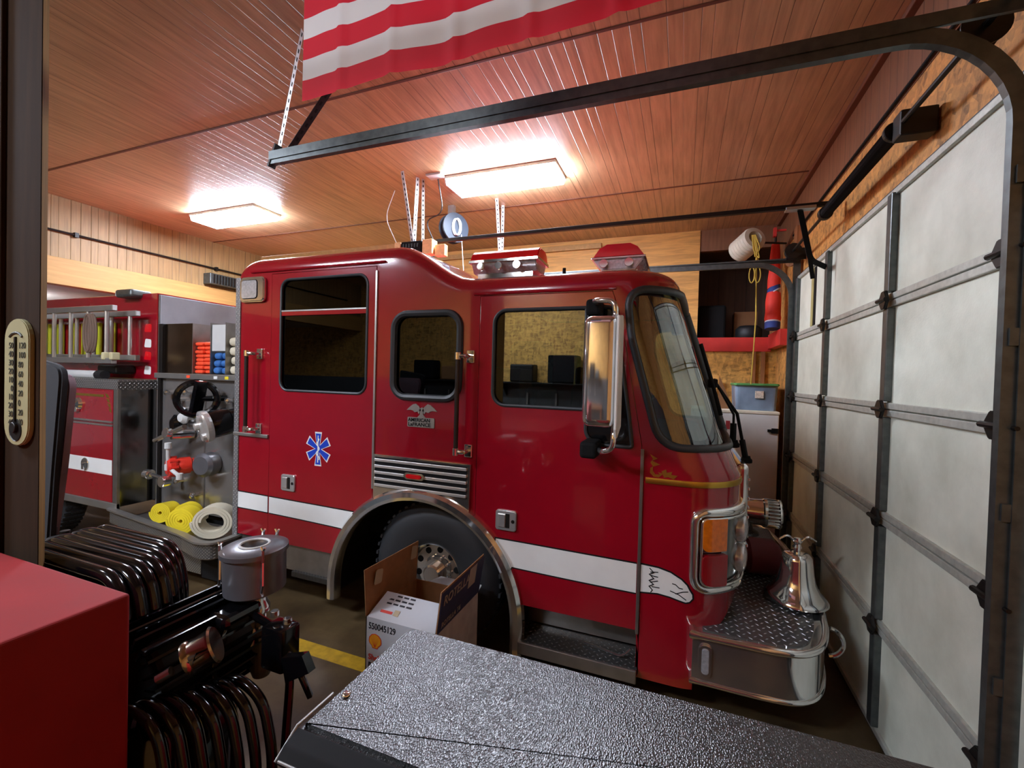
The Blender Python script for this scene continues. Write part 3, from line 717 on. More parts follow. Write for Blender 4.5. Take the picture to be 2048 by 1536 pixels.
# grab rails
def grab(x, z0, z1, parent, dx=.0):
    bm = nb(); y = Y0 - .085
    tube(bm, [(x, y, z0), (x, y, z1)], .016, 12); tobj('grab_rail', bm, mat('knurled_rail', '3a3230', .35, .7, bump=.5, bscale=300), parent)
    for z in (z0, z1):
        bm = nb(); cyl(bm, (x, y, z - .025), (0, 0, 1), .021, .05, 14); tube(bm, smoothpath([(x, y, z), (x + .06, y + .01, z), (x + .06, Y0, z)], .03), .015, 10); box(bm, x + .03, Y0 - .015, z - .045, x + .09, Y0, z + .045, bev=.006); tobj('rail_bracket', bm, M['chrome'], parent)
grab(-3.465, 1.51, 2.155, truck); grab(-1.445, 1.49, 2.15, truck)
# trim
tobj('door_edge_strip', B(-2.206, Y0 - .012, 1.13, -2.188, Y0 + .004, 2.80, bev=.003), M['alu'], truck)
tobj('door_edge_strip', B(-.222, Y0 - .014, .47, -.203, Y0 + .004, 1.60, bev=.003), M['steelb'], truck)
tobj('drip_rail', T([(-3.52, Y0 - .008, 2.862), (-2.12, Y0 - .008, 2.862)], .010, 8), M['red'], truck)
tobj('drip_rail', T([(-1.37, Y0 - .006, 2.585), (-.40, Y0 - .006, 2.585)], .010, 8), M['red'], truck)
tobj('trim_bar', B(-3.70, Y0 - .02, 1.435, -3.29, Y0, 1.465, bev=.006), M['alu'], truck)
# star of life
st = nb(); cx, cz = -2.742, 1.388
def starpts(r, w_):
    out = []
    for i in range(6):
        a = math.radians(90 + 60 * i); d = Vector((math.cos(a), math.sin(a))); p = Vector((-d.y, d.x)); inner = w_ / math.sin(math.radians(30)) * .5
        # corner between arms
        a2 = math.radians(60 + 60 * i); ci = Vector((math.cos(a2), math.sin(a2))) * (w_ / math.sin(math.radians(30)) / 1.0 * .5 * 1.0) * 1.0
        out += [(ci.x, ci.y), (d.x * r - p.x * w_, d.y * r - p.y * w_), (d.x * r + p.x * w_, d.y * r + p.y * w_)]
    return out
def flat(name, pts, y, m, parent, th=.0015): return tobj(name, PR(pts, y - th, y, 'xz'), m, parent)
P1 = [(cx + a * .92, cz + b) for a, b in starpts(.138, .039)]; P2 = [(cx + a * .92, cz + b) for a, b in starpts(.126, .029)]
s1 = flat('medical_emblem', P1, Y0 - .002, M['white'], rd); flat('emblem_star', P2, Y0 - .0035, M['blue'], rd)
bm = nb(); prism(bm, [(cx - .005, cz - .11), (cx + .005, cz - .11), (cx + .004, cz + .11), (cx - .004, cz + .11)], Y0 - .0065, Y0 - .005)
snake = [(cx + .016 * math.sin(t * 2.2 * 2 * PI + .6) * (1.15 - .55 * t), Y0 - .0062, cz - .085 + .17 * t) for t in [i / 40 for i in range(41)]]
sweep(bm, snake, [(-.005, -.0008), (.005, -.0008), (.005, .0008), (-.005, .0008)], up=(0, 1, 0)); tobj('emblem_staff', bm, M['white'], rd)
# maker plate and winged emblem under the middle window
pl_ = tobj('maker_plate', PR(rr(-1.895, 1.628, -1.665, 1.70, .008), Y0 - .006, Y0, bev=.001), M['alu'], truck)
text('AMERICAN', .036, M['matteblack'], (-1.888, Y0 - .0068, 1.669), (1, 0, 0), (0, 0, 1), truck, 'plate_lettering', .0008, squeeze=1.05)
text('LaFRANCE', .036, M['matteblack'], (-1.888, Y0 - .0068, 1.636), (1, 0, 0), (0, 0, 1), truck, 'plate_lettering', .0008, squeeze=1.15)
bm = nb(); ex, ez_ = -1.775, 1.735
wing = [(0, 0), (.02, .025), (.045, .045), (.07, .04), (.1, .018), (.125, -.005), (.09, -.002), (.07, -.006), (.055, -.018), (.03, -.012), (.02, -.03)]
prism(bm, [(ex + .004 + a, ez_ + .02 + b) for a, b in wing], Y0 - .006, Y0); prism(bm, [(ex - .004 - a, ez_ + .02 + b) for a, b in wing][::-1], Y0 - .006, Y0)
prism(bm, [(ex - .02, ez_ + .02), (ex - .012, ez_ - .01), (ex - .035, ez_ - .035), (ex + .035, ez_ - .035), (ex + .012, ez_ - .01), (ex + .02, ez_ + .02), (ex + .008, ez_ + .042), (ex - .008, ez_ + .036)], Y0 - .006, Y0)
tobj('winged_emblem', bm, M['alu'], truck)
# stripe, split at the seams, with black edging
def zt_(x): return .937 + (-x * 0) - .042 * (x + 3.66) / 3.44
def zb_(x): return .80 - .082 * sm((x + 3.66) / 3.44 * .98)
def band(x0, x1, parent, endarc=None):
    for g, y, m, nm in ((.010, Y0 - .0022, M['matteblack'], 'stripe_edging'), (0, Y0 - .0036, M['white'], 'white_stripe')):
        top = [(x0 + (x1 - x0) * i / 8, 0) for i in range(9)]
        if endarc == 'R':    # right end follows the arch
            lo = [(x, zb_(x) - g) for x, _ in top]; hi = [(x, zt_(x) + g) for x, _ in top]
            xe = lambda z: AX - math.sqrt(max(0, (AR + .01) ** 2 - (z - AZ) ** 2))
            lo[-1] = (xe(lo[-1][1]), lo[-1][1]); hi[-1] = (xe(hi[-1][1]), hi[-1][1])
            lo = [q for q in lo[:-1] if q[0] < lo[-1][0] - .01] + [lo[-1]]; hi = [q for q in hi[:-1] if q[0] < hi[-1][0] - .01] + [hi[-1]]
        elif endarc == 'L':
            xe = lambda z: AX + math.sqrt(max(0, (AR + .01) ** 2 - (z - AZ) ** 2))
            lo = [(x, zb_(x) - g) for x, _ in top]; hi = [(x, zt_(x) + g) for x, _ in top]
            lo[0] = (xe(lo[0][1]), lo[0][1]); hi[0] = (xe(hi[0][1]), hi[0][1])
            lo = [lo[0]] + [q for q in lo[1:] if q[0] > lo[0][0] + .01]; hi = [hi[0]] + [q for q in hi[1:] if q[0] > hi[0][0] + .01]
        else: lo = [(x, zb_(x) - g) for x, _ in top]; hi = [(x, zt_(x) + g) for x, _ in top]
        tobj(nm, PR(lo + hi[::-1], y, y + .0016, 'xz'), m, parent)
band(XR + .005, -3.288, truck); band(-3.272, -2.35, rd, 'R'); band(-1.12, -.226, fd, 'L')
# eagle head ending the stripe on the nose
eg = [(-.20, .897), (-.10, .892), (-.03, .876), (.03, .845), (.062, .815), (.075, .79), (.092, .765), (.094, .742), (.078, .722), (.058, .716), (.03, .722), (-.03, .735), (-.10, .742), (-.2, .732)]
def skin(bm, poly, off, zc=None, sub=14):
    """flat polygon wrapped on the cab skin as a thin fan-free strip"""
    zs2 = sorted({p[1] for p in poly}); 
    return None
def wrap(name, poly, off, m, parent, th=.0015, step=.02, **pp):
    """thin decal following the curved skin: slice polygon in x columns"""
    bm = nb(); fs = [bm.faces.new([bm.verts.new((p[0], p[1], 0)) for p in poly])]
    x0 = min(p[0] for p in poly); x1 = max(p[0] for p in poly); k = max(1, int((x1 - x0) / step))
    for i in range(1, k):
        x = x0 + (x1 - x0) * i / k; bmesh.ops.bisect_plane(bm, geom=bm.verts[:] + bm.edges[:] + bm.faces[:], plane_co=(x, 0, 0), plane_no=(1, 0, 0))
    bmesh.ops.triangulate(bm, faces=bm.faces)
    r = bmesh.ops.extrude_face_region(bm, geom=bm.faces[:]); top = [v for v in r['geom'] if isinstance(v, bmesh.types.BMVert)]; ts = set(top)
    for v in bm.verts:
        q = v.co.copy(); v.co = S(q.x, q.y, off + (th if v in ts else 0))
    bmesh.ops.recalc_face_normals(bm, faces=bm.faces); return tobj(name, bm, m, parent, **pp)
wrap('stripe_edging', grow(eg, .010), .0006, M['matteblack'], truck)
eh = wrap('eagle_head_stripe', eg, .0022, M['white'], truck, label='white eagle head ending the stripe')
for ln in ([(-.15, .885), (-.125, .862), (-.15, .848), (-.125, .826), (-.15, .81), (-.125, .79), (-.15, .775), (-.13, .755), (-.14, .74)], [(-.145, .862), (-.10, .868)], [(-.145, .842), (-.10, .838)], [(-.145, .80), (-.10, .815)], [(-.135, .775), (-.09, .775)], [(-.02, .815), (.0, .812), (.02, .795), (.04, .793)], [(-.03, .77), (.02, .755), (.06, .73)], [(.0, .757), (.04, .775), (.07, .78)]):
    bm = nb(); tube(bm, [S(a, b, .0034) for a, b in ln], .003, 6); tobj('feather_line', bm, M['matteblack'], truck)
# gold scroll and moulding
for pts, m in (([(-.17, 1.575), (-.125, 1.55), (-.155, 1.535), (-.11, 1.515), (-.15, 1.50), (-.165, 1.525), (-.15, 1.545)], 0), ([(-.165, 1.49), (-.15, 1.50), (-.15, 1.475), (-.135, 1.455), (-.11, 1.455), (-.12, 1.47), (-.09, 1.462), (-.115, 1.438), (-.145, 1.44), (-.166, 1.462)], 0), ([(-.10, 1.475), (-.075, 1.49), (-.07, 1.47), (-.04, 1.478), (-.045, 1.46), (-.01, 1.458), (-.03, 1.435), (-.06, 1.445), (-.085, 1.44)], 0)):
    wrap('gold_scroll', pts, .001, M['gold'], truck)
mo = nb(); sweep(mo, [S(-.19 + (XF(1.41) - RC + FL - .02 + .19) * i / 24, 1.415, .004) for i in range(25)], [(-.006, -.017), (.004, -.017), (.008, 0), (.004, .017), (-.006, .017)], up=(0, 0, 1))
bmesh.ops.recalc_face_normals(mo, faces=mo.faces); tobj('gold_moulding', mo, M['gold'], truck, True)
# seam from the door up past the gasket
# grille over the wheel
gp = [(-2.184, 1.40), (-2.184, 1.06)] + [q for q in arcpts(AR + .005, ax_(-2.18, AR + .005), ax_(-1.365, AR + .005), 12)] + [(-1.36, 1.0), (-1.36, 1.395)]
gp2 = gp[:2] + gp[2:-2][0:] + gp[-2:]
gr = tobj('wheel_vent_grille', PR([(-2.184, 1.40)] + arcpts(AR + .003, ax_(-2.18, AR + .003), ax_(-1.365, AR + .003), 14) + [(-1.36, 1.395)], Y0 - .02, Y0, 'xz', bev=.003), M['chrome'], truck)
tobj('grille_recess', B(-2.165, Y0 - .0235, 1.155, -1.385, Y0 - .0195, 1.382), M['matteblack'], gr)
for i in range(5):
    z = 1.17 + i * .0475
    tobj('grille_slat', B(-2.165, Y0 - .034, z - .010, -1.385, Y0 - .022, z + .012, bev=.004), mat('slat_chrome', 'f0f0ee', .22, .7), gr)
tobj('marker_lamp', PR(roundpoly([(-1.90, 1.27), (-1.875, 1.245), (-1.735, 1.245), (-1.71, 1.27), (-1.735, 1.295), (-1.875, 1.295)], .012), Y0 - .045, Y0 - .02, bev=.004), M['chrome'], gr)
tobj('marker_lens', PR(roundpoly([(-1.875, 1.27), (-1.86, 1.255), (-1.75, 1.255), (-1.735, 1.27), (-1.75, 1.285), (-1.86, 1.285)], .008), Y0 - .052, Y0 - .044, bev=.003), M['redlens'], gr)
# wheel arch moulding and liner
pth = [(AX - AR, Y0 - .01, .22), (AX - AR, Y0 - .01, AZ)] + [(p[0], Y0 - .01, p[1]) for p in arcpts(AR, 180, 0, 40)][1:] + [(AX + AR, Y0 - .01, .16)]
bm = nb(); sweep(bm, pth, [(-.05, .035), (-.055, .0), (-.045, -.035), (-.02, -.05), (.015, -.045), (.035, -.02), (.035, .035)], up=(0, 1, 0)); 
bmesh.ops.recalc_face_normals(bm, faces=bm.faces); tobj('wheel_arch_moulding', bm, M['chrome'], truck, True)
for ya, yb in ((Y0 + .01, Y0 + .6), (Y1 - .6, Y1 - .01)):
    bm = nb(); sweep(bm, [(AX - AR + .01, 0, .25)] + [(p[0], 0, p[1]) for p in arcpts(AR - .012, 180, 0, 24)] + [(AX + AR - .01, 0, .25)], [(-.006, ya), (.006, ya), (.006, yb), (-.006, yb)], up=(0, 1, 0))
    tobj('wheel_well', bm, M['matteblack'], truck)
# wheels
def wheel(x, y, z, s, R=.50, name='wheel'):
    bm = nb(); W = .28
    prof = [(.235, 0), (.25, -.012), (.30, -.016), (.36, -.02), (.43, -.016), (.475, .004), (R - .03, .03), (R - .008, .045), (R, .06), (R, W - .06), (R - .01, W - .045), (.44, W), (.27, W), (.235, W)]
    lathe(bm, prof, (x, y, z), (0, s, 0), 64)
    for i in range(48):
        a = 2 * PI * i / 48
        for q in (.05, .12, .19):
            c = Vector((x, y + s * (q + .015), z)); dv = Vector((math.cos(a), 0, math.sin(a))); 
            box(bm, c.x + dv.x * R - .014, c.y - .03, c.z + dv.z * R - .008, c.x + dv.x * R + .014, c.y + .03, c.z + dv.z * R + .008, rot=Matrix.Rotation(-a + PI/2, 3, 'Y'))
    bmesh.ops.recalc_face_normals(bm, faces=bm.faces); w_ = tobj(name, bm, M['tyre'], truck, True)
    bm = nb(); lathe(bm, [(.24, .01), (.228, -.006), (.222, .02), (.214, .03), (.21, .06), (.195, .075), (.12, .075), (.10, .04), (.0, .04)], (x, y, z), (0, s, 0), 48); bmesh.ops.recalc_face_normals(bm, faces=bm.faces); tobj('rim', bm, M['chrome'], w_, True)
    for i in range(10):
        bm = nb(); a = 2 * PI * i / 10 + .2; cyl(bm, (x + .165 * math.cos(a), y + s * .0735, z + .165 * math.sin(a)), (0, -s, 0), .024, .004, 16); tobj('rim_hole', bm, M['matteblack'], w_)
    bm = nb(); cyl(bm, (x, y + s * .05, z), (0, -s, 0), .075, .07, 24, .012)
    for i in range(10):
        a = 2 * PI * i / 10; cyl(bm, (x + .108 * math.cos(a), y + s * .07, z + .108 * math.sin(a)), (0, -s, 0), .013, .025, 8)
    tobj('hub', bm, M['chrome'], w_)
wheel(-1.69, Y0 + .06, .53, 1, .53); wheel(-1.69, Y1 - .06, .53, -1, .53)
# front step, rear step
bm = nb(); box(bm, -.985, Y0 + .22, .27, -.20, Y0 + .24, .60); box(bm, -.215, Y0 + .0, .22, -.20, Y0 + .24, .6); tobj('step_kick_plate', bm, M['steelb'], truck)
tobj('step_tread', B(-.985, Y0 - .045, .235, -.205, Y0 + .22, .262, bev=.003), diamond_mat('step_diamond', 'xy', .05, '8a8a88', .25), truck)
tobj('step_lip', B(-.99, Y0 - .055, .185, -.205, Y0 - .035, .268, bev=.006), M['steelb'], truck)
tobj('step_rod', T(smoothpath([(-.55, Y0 + .1, .275), (-.30, Y0 + .05, .275), (-.25, Y0 + .06, .33)], .05), .008), M['chrome'], truck)
bm = nb(); box(bm, -3.68, Y0 + .02, .34, -2.55, Y0 + .04, .58); tobj('rear_sill', bm, M['steelb'], truck)
tobj('rear_step', B(-3.0, Y0 - .01, .30, -2.57, Y0 + .25, .345, bev=.006), diamond_mat('rear_step_diamond', 'xy', .03, '6c6a66', .35), truck)
# cab rear corner: diamond plate strip and lamp
dz = diamond_mat('corner_diamond', 'xz', .036, 'f4f4f4', .35)
bm = nb(); box(bm, XR - .02, Y0 - .012, .5, XR + .035, Y0 + .01, 2.82, bev=.003); box(bm, XR - .02, Y0, .5, XR - .002, Y1, 2.82); tobj('corner_strip', bm, dz, truck)
bm = nb(); prism(bm, rr(-3.63, 2.60, -3.34, 2.815, .04), Y0 - .035, Y0, bev=.01); ol = tobj('scene_lamp', bm, M['chrome'], truck); tobj('lamp_lens', PR(rr(-3.60, 2.625, -3.41, 2.79, .03), Y0 - .042, Y0 - .03, bev=.006), M['clear'], ol)
# front corner lamp cluster
Zl, Zh = .80, 1.255
def band_on(zc, d0, d1, off, n_=20): return [S(d0 + (d1 - d0) * i / n_, zc, off) for i in range(n_ + 1)]
xc0 = XF(1.0) - RC
d0, d1 = xc0 + math.radians(14) * RC, xc0 + FL + .05
rp = roundpoly([(d0, Zh), (d0, Zl), (d1, Zl), (d1, Zh)], [.07, .09, .07, .05], 7)
def dens(poly, st=.03):
    out = []
    for i in range(len(poly)):
        a, b = Vector(poly[i]), Vector(poly[(i + 1) % len(poly)]); k = max(1, int((b - a).length / st))
        for j in range(k): p = a + (b - a) * j / k; out.append((p.x, p.y))
    return out
bez = nb(); tube(bez, [S(a, b, .012) for a, b in dens(rp)], .026, 10, True); bmesh.ops.recalc_face_normals(bez, faces=bez.faces); lc = tobj('headlamp_bezel', bez, M['chrome'], truck, True)
bm = nb(); tube(bm, [S(a, b, .034) for a, b in dens(grow(rp, -.032))], .008, 8, True); tobj('inner_bezel', bm, M['chrome'], lc, True)
def patch(name, poly, off, th, m, parent):
    return wrap(name, poly, off, m, parent, th=th)
patch('lamp_housing', grow(rp, -.01), .002, .008, M['steel'], lc)
patch('amber_lamp', roundpoly([(d0 + .035, 1.225), (d0 + .035, 1.035), (d0 + .175, 1.035), (d0 + .175, 1.225)], [.04, .04, .005, .005]), .012, .03, M['amber'], lc)
patch('red_lamp', roundpoly([(d0 + .035, 1.015), (d0 + .035, .835), (d0 + .175, .835), (d0 + .175, 1.015)], [.03, .06, .01, .005]), .016, .034, M['darkred'], lc)
for zc in (1.12, .94):
    p = S(xc0 + FL * .86, zc, .0); nn_ = Vector((math.sin(PI/2 * .86), -math.cos(PI/2 * .86), 0))
    bm = nb(); lathe(bm, [(.085, -.02), (.085, .03), (.078, .045), (.05, .055), (0, .06)], p, nn_, 28); bmesh.ops.recalc_face_normals(bm, faces=bm.faces); tobj('headlamp', bm, M['clear'], lc, True)
# same cluster on the far corner
o2 = lc.copy()
def mirror_children(src, par):
    for ch in [src] + list(src.children):
        me = ch.data.copy(); 
        for v in me.vertices: v.co.y = 2 * YC - v.co.y
        me.flip_normals(); c = bpy.data.objects.new(ch.name.split('.')[0], me); C.objects.link(c)
        if ch is src: c.parent = truck; c.matrix_parent_inverse = src.matrix_parent_inverse.copy(); root = c
        else: c.parent = root; c.matrix_parent_inverse = ch.matrix_parent_inverse.copy()
bpy.data.objects.remove(o2); mirror_children(lc, truck)
# chrome front grille surround
bm = nb(); box(bm, XF(1.2) - .02, Y0 + .36, .80, XF(1.2) + .055, Y1 - .36, 1.50, bev=.03, seg=3)
gs = tobj('front_grille', bm, M['chrome'], truck)
tobj('grille_mesh', B(XF(1.2) + .054, Y0 + .44, .86, XF(1.2) + .06, Y1 - .44, 1.44), M['matteblack'], gs)
for i in range(9): tobj('grille_bar', B(XF(1.2) + .058, Y0 + .44, .885 + i * .062, XF(1.2) + .072, Y1 - .44, .905 + i * .062, bev=.004), M['chrome'], gs)
# chrome hook at the grille shoulder
# bumper
def bpoly(g=0):
    half = [(.10, 2.74), (.45, 2.735), (.62, 2.75), (.73, 2.83), (.79, 2.95), (.835, 3.10), (.885, 3.42), (.915, YC)]
    pts = half + [(x, 2 * YC - y) for x, y in half[-2::-1]]
    return roundpoly(pts, [0, .1, .12, .1, .1, .1, .1, .1, .1, .1, .1, .1, .1, .1, 0], 4)
bp = bpoly()
bm = nb(); prism(bm, bp, .30, .575, 'xy'); bumper = tobj('bumper', bm, M['chrome'], truck); autosmooth(bumper, 40)
def rim(z, r, nm):
    loop = [Vector((p[0], p[1], z)) for p in dens(bp, .05)]; bm = nb(); sweep(bm, loop, circ(r, 10), closed=True); bmesh.ops.recalc_face_normals(bm, faces=bm.faces); tobj(nm, bm, M['chrome'], bumper, True)
rim(.572, .020, 'top_rail'); rim(.305, .014, 'bottom_rail')
tobj('deck_plate', PR(grow(bp, -.055), .572, .582, 'xy'), diamond_mat('bumper_diamond', 'xy', .058, 'a0a0a2', .25), bumper)
bm = nb(); prism(bm, rr(.135, .345, .205, .53, .03), 2.725, 2.74, 'xz', bev=.004); bl = tobj('bumper_lamp', bm, M['chrome'], bumper); tobj('lamp_lens', PR(rr(.15, .365, .19, .51, .018), 2.718, 2.727, bev=.003), M['clear'], bumper)
bm = nb(); tube(bm, arc((.90, 3.32, .40), .09, -80, 80, 12, 'xz'), .014, 8); tobj('tow_eye', bm, M['chrome'], bumper)
# bell
bc = (.745, 3.42, .60)
be = nb(); lathe(be, [(.0, .30), (.03, .305), (.07, .30), (.085, .285), (.09, .26), (.098, .19), (.112, .12), (.135, .07), (.165, .035), (.185, .015), (.187, .0), (.175, .0), (.15, .03), (.10, .1), (.08, .24)], bc, (0, 0, 1), 48)
bmesh.ops.recalc_face_normals(be, faces=be.faces); bell = tobj('bell', be, M['chrome'], truck, True)
bm = nb(); cyl(bm, (bc[0], bc[1], .90), (0, 0, 1), .02, .10, 12); lathe(bm, [(0, 0), (.03, .01), (.018, .03), (.03, .05), (0, .07)], (bc[0], bc[1], .93), (0, 0, 1), 16)
for s in (-1, 1): tube(bm, smoothpath([(bc[0], bc[1], .96), (bc[0] + s * .06, bc[1] + s * .01, 1.02), (bc[0] + s * .11, bc[1] + s * .02, .985)], .04), .007, 8)
tobj('bell_bracket', bm, M['chrome'], bell)
bm = nb(); cyl(bm, (bc[0], bc[1], .58), (0, 0, 1), .03, .3, 12); tobj('bell_post', bm, M['darksteel'], bell)
# siren
sc = (.50, 4.25, .93)
bm = nb(); lathe(bm, [(0, -.18), (.04, -.17), (.075, -.12), (.095, -.04), (.105, .08), (.11, .16), (.0, .16)], sc, (1, 0, 0), 36); bmesh.ops.recalc_face_normals(bm, faces=bm.faces); sr = tobj('siren', bm, M['chrome'], truck, True)
bm = nb(); cyl(bm, (sc[0] + .16, sc[1], sc[2]), (1, 0, 0), .12, .04, 32)
cyl(bm, (sc[0] + .27, sc[1], sc[2]), (1, 0, 0), .12, .03, 32)
for i in range(24):
    a = 2 * PI * i / 24; box(bm, sc[0] + .19, sc[1] + .112 * math.cos(a) - .006, sc[2] + .112 * math.sin(a) - .006, sc[0] + .28, sc[1] + .112 * math.cos(a) + .006, sc[2] + .112 * math.sin(a) + .006)
tobj('siren_louvres', bm, M['chrome'], sr)
bm = nb(); lathe(bm, [(.0, 0), (.10, 0), (.09, .02), (.05, .04), (.04, .1), (0, .1)], (sc[0] + .05, sc[1], .74), (0, 0, 1), 24); box(bm, sc[0] - .15, sc[1] - .2, .58, sc[0] + .25, sc[1] + .2, .745, bev=.02); tobj('siren_pedestal', bm, diamond_mat('siren_diamond', 'xy', .03, '7c7a78', .3), sr)
# light bars
def pod(x0, x1, y0, y1, z0, name, lab):
    bm = nb(); cx_, cy_ = (x0 + x1) / 2, (y0 + y1) / 2; zr = z0 + .10
    long_x = (x1 - x0) > (y1 - y0)
    def section(k):  # octagon-like profile across
        return k
    W_ = (y1 - y0) if long_x else (x1 - x0); c0 = cy_ if long_x else cx_
    lo = [(c0 - W_ * .32, z0 + .02), (c0 + W_ * .32, z0 + .02), (c0 + W_ * .5, zr), (c0 - W_ * .5, zr)]
    hi = [(c0 - W_ * .5, zr), (c0 + W_ * .5, zr), (c0 + W_ * .36, z0 + .165), (c0 + W_ * .22, z0 + .19), (c0 - W_ * .22, z0 + .19), (c0 - W_ * .36, z0 + .165)]
    pl2 = 'yz' if long_x else 'xz'; a, b = (x0, x1) if long_x else (y0, y1)
    p = thing_part = tobj(name, PR(lo, a + .015, b - .015, pl2, bev=.006), M['clear'], truck, label=lab)
    tobj('red_dome', PR(hi, a, b, pl2, bev=.008), M['redlens'], p)
    bm = nb(); 
    if long_x: box(bm, x0 - .004, y0 - .006, zr - .012, x1 + .004, y1 + .006, zr + .012, bev=.004); box(bm, x0 + .05, y0 + .05, z0 - .03, x1 - .05, y1 - .05, z0 + .025)
    else: box(bm, x0 - .006, y0 - .004, zr - .008, x1 + .006, y1 + .004, zr + .004, bev=.002); box(bm, x0 + .05, y0 + .05, z0 - .03, x1 - .05, y1 - .05, z0 + .025)
    tobj('frame', bm, M['chrome'], p)
    for x in ((x0 + .1, x0 + .24, x0 + .38) if long_x else (x0 + .08, x1 - .1)):
        bm = nb(); cyl(bm, (x, y0, z0 + .058), (0, -1, 0), .029, .02, 16); tobj('reflector', bm, M['chrome'], p)
pod(-1.50, -.97, 2.96, 3.22, 2.755, 'light_bar', 'red and clear light bar above the raised roof step')
pod(-.60, -.255, 3.02, 4.0, 2.735, 'light_bar', 'red topped light bar at the front of the roof, end on')
bm = nb(); cyl(bm, (-.80, 3.05, 2.70), (0, 0, 1), .012, .09, 10); cyl(bm, (-.80, 3.05, 2.70), (0, 0, 1), .03, .02, 12); tobj('antenna', bm, M['matteblack'], truck)
bm = nb(); box(bm, -.12, Y1 - .55, 2.48, -.0, Y1 - .42, 2.60, bev=.02); tobj('roof_lamp', bm, M['matteblack'], truck)
# wipers
for (pts, r) in (([S(1.0, 1.50, .03), S(.99, 1.72, .10), S(.86, 1.98, .12)], .010), ([S(.62, 1.62, .02), S(.60, 1.78, .07), S(.50, 2.02, .06)], .008)): pass
def wiper(b, e, k, r):
    o = tobj('wiper', T([b, k, e], r, 8), M['matteblack'], truck)
    bm = nb(); d = (k - b).normalized(); sweep(bm, [b, b + d * .13], circ(.020, 8)); cyl(bm, b - Vector((.02, 0, .01)), (1, 0, 0), .028, .05, 12); box(bm, b.x - .04, b.y - .04, b.z - .03, b.x + .04, b.y + .04, b.z + .0, bev=.008)
    tobj('wiper_pivot', bm, M['matteblack'], o); return o
b1 = Vector((.43, 3.50, 1.49)); k1 = Vector((.365, 3.47, 1.80)); e1 = Vector((.20, 3.34, 2.03)); wiper(b1, e1, k1, .011)
b2 = Vector((.335, 3.38, 1.61)); k2 = Vector((.335, 3.38, 1.80)); e2 = Vector((.20, 3.32, 2.04)); wiper(b2, e2, k2, .008)
bl_ = nb(); tube(bl_, [(.245, 3.25, 1.80), (.195, 3.24, 1.98), (.105, 3.20, 2.27)], .013, 8); box(bl_, .16, 3.24, 1.98, .22, 3.36, 2.04, bev=.01); tobj('wiper_blade', bl_, M['matteblack'], truck)
# near mirror
mx0, mx1, my0, my1 = -.515, -.335, 2.40, 2.58
mi_ = nb(); box(mi_, mx0, my0, 1.755, mx1, my1, 2.365, bev=.045, seg=5)
for f in mi_.faces: f.smooth = True
mr = tobj('wing_mirror', mi_, M['chrome'], truck)
tobj('mirror_glass', PR([(my0 + .0, 1.75), (my0 + .03, 1.70), (my1 - .0, 1.75), (my1, 2.33), (my1 - .03, 2.38), (my0, 2.36)], mx1 + .0, mx1 + .016, 'yz', bev=.004), M['white'], mr, label='white mirror back plate')
bm = nb(); tube(bm, smoothpath([(-.50, Y0, 2.47), (-.49, 2.55, 2.47), (-.36, 2.50, 2.455), (-.355, 2.50, 2.34)], .08, 7), .016, 12); tobj('mirror_arm', bm, M['chrome'], mr, True); bm = nb(); tube(bm, smoothpath([(-.345, 2.50, 1.78), (-.35, 2.50, 1.63), (-.42, 2.55, 1.60), (-.50, Y0, 1.60)], .08, 7), .016, 12)
tobj('mirror_arm', bm, M['chrome'], mr, True)
tobj('mirror_mount', B(-.56, 2.66, 2.40, -.47, Y0, 2.50, bev=.02), M['matteblack'], mr); tobj('mirror_mount', B(-.56, 2.60, 1.545, -.46, Y0, 1.645, bev=.02, seg=3), M['matteblack'], mr)
# interior
intr = tobj('cab_floor', B(-3.64, Y0 + .62, .60, .25, Y1 - .62, .66), M['matteblack'], truck)
def seat(x, y, face=1):
    o = tobj('crew_seat', B(x - .25, y - .26, 1.06, x + .25, y + .26, 1.20, bev=.05, seg=3), M['seat'], truck)
    tobj('seat_back', B(x - .27 * face - .06, y - .25, 1.15, x - .27 * face + .07, y + .25, 1.95, bev=.05, seg=3), M['seat'], o)
    tobj('seat_base', B(x - .2, y - .2, .66, x + .2, y + .2, 1.06, bev=.02), M['matteblack'], o)
    tobj('headrest', B(x - .27 * face - .05, y - .13, 1.93, x - .27 * face + .06, y + .13, 2.14, bev=.04, seg=3), M['seat'], o)
seat(-.75, Y0 + .5, 1); seat(-.75, Y1 - .5, 1); seat(-2.35, Y0 + .5, -1); seat(-2.35, Y1 - .5, -1); seat(-3.1, YC - .35, 1); seat(-3.1, YC + .35, 1)
tobj('engine_cover', B(-2.0, YC - .5, .66, -.35, YC + .5, 1.42, bev=.06, seg=3), M['seat'], truck)
tobj('cab_cabinet', B(-1.95, YC + .1, 1.42, -1.5, YC + .55, 2.1, bev=.01), mat('cabinet_maroon', '5a1c1c', .4), truck)
tobj('dashboard', B(-.28, Y0 + .1, 1.25, .18, Y1 - .1, 1.60, bev=.06, seg=3), M['seat'], truck)
bm = nb(); tube(bm, [(-.36 + .09 * math.sin(a), Y1 - .55 + .22 * math.cos(a), 1.66 + .2 * math.sin(a)) for a in [2 * PI * i / 28 for i in range(28)]], .014, 8, True); tube(bm, [(-.36, Y1 - .55, 1.66), (-.15, Y1 - .55, 1.5)], .03, 10); bar(bm, (-.36, Y1 - .76, 1.66), (-.36, Y1 - .34, 1.66), .03, .015)
tobj('steering_wheel', bm, M['matteblack'], truck)
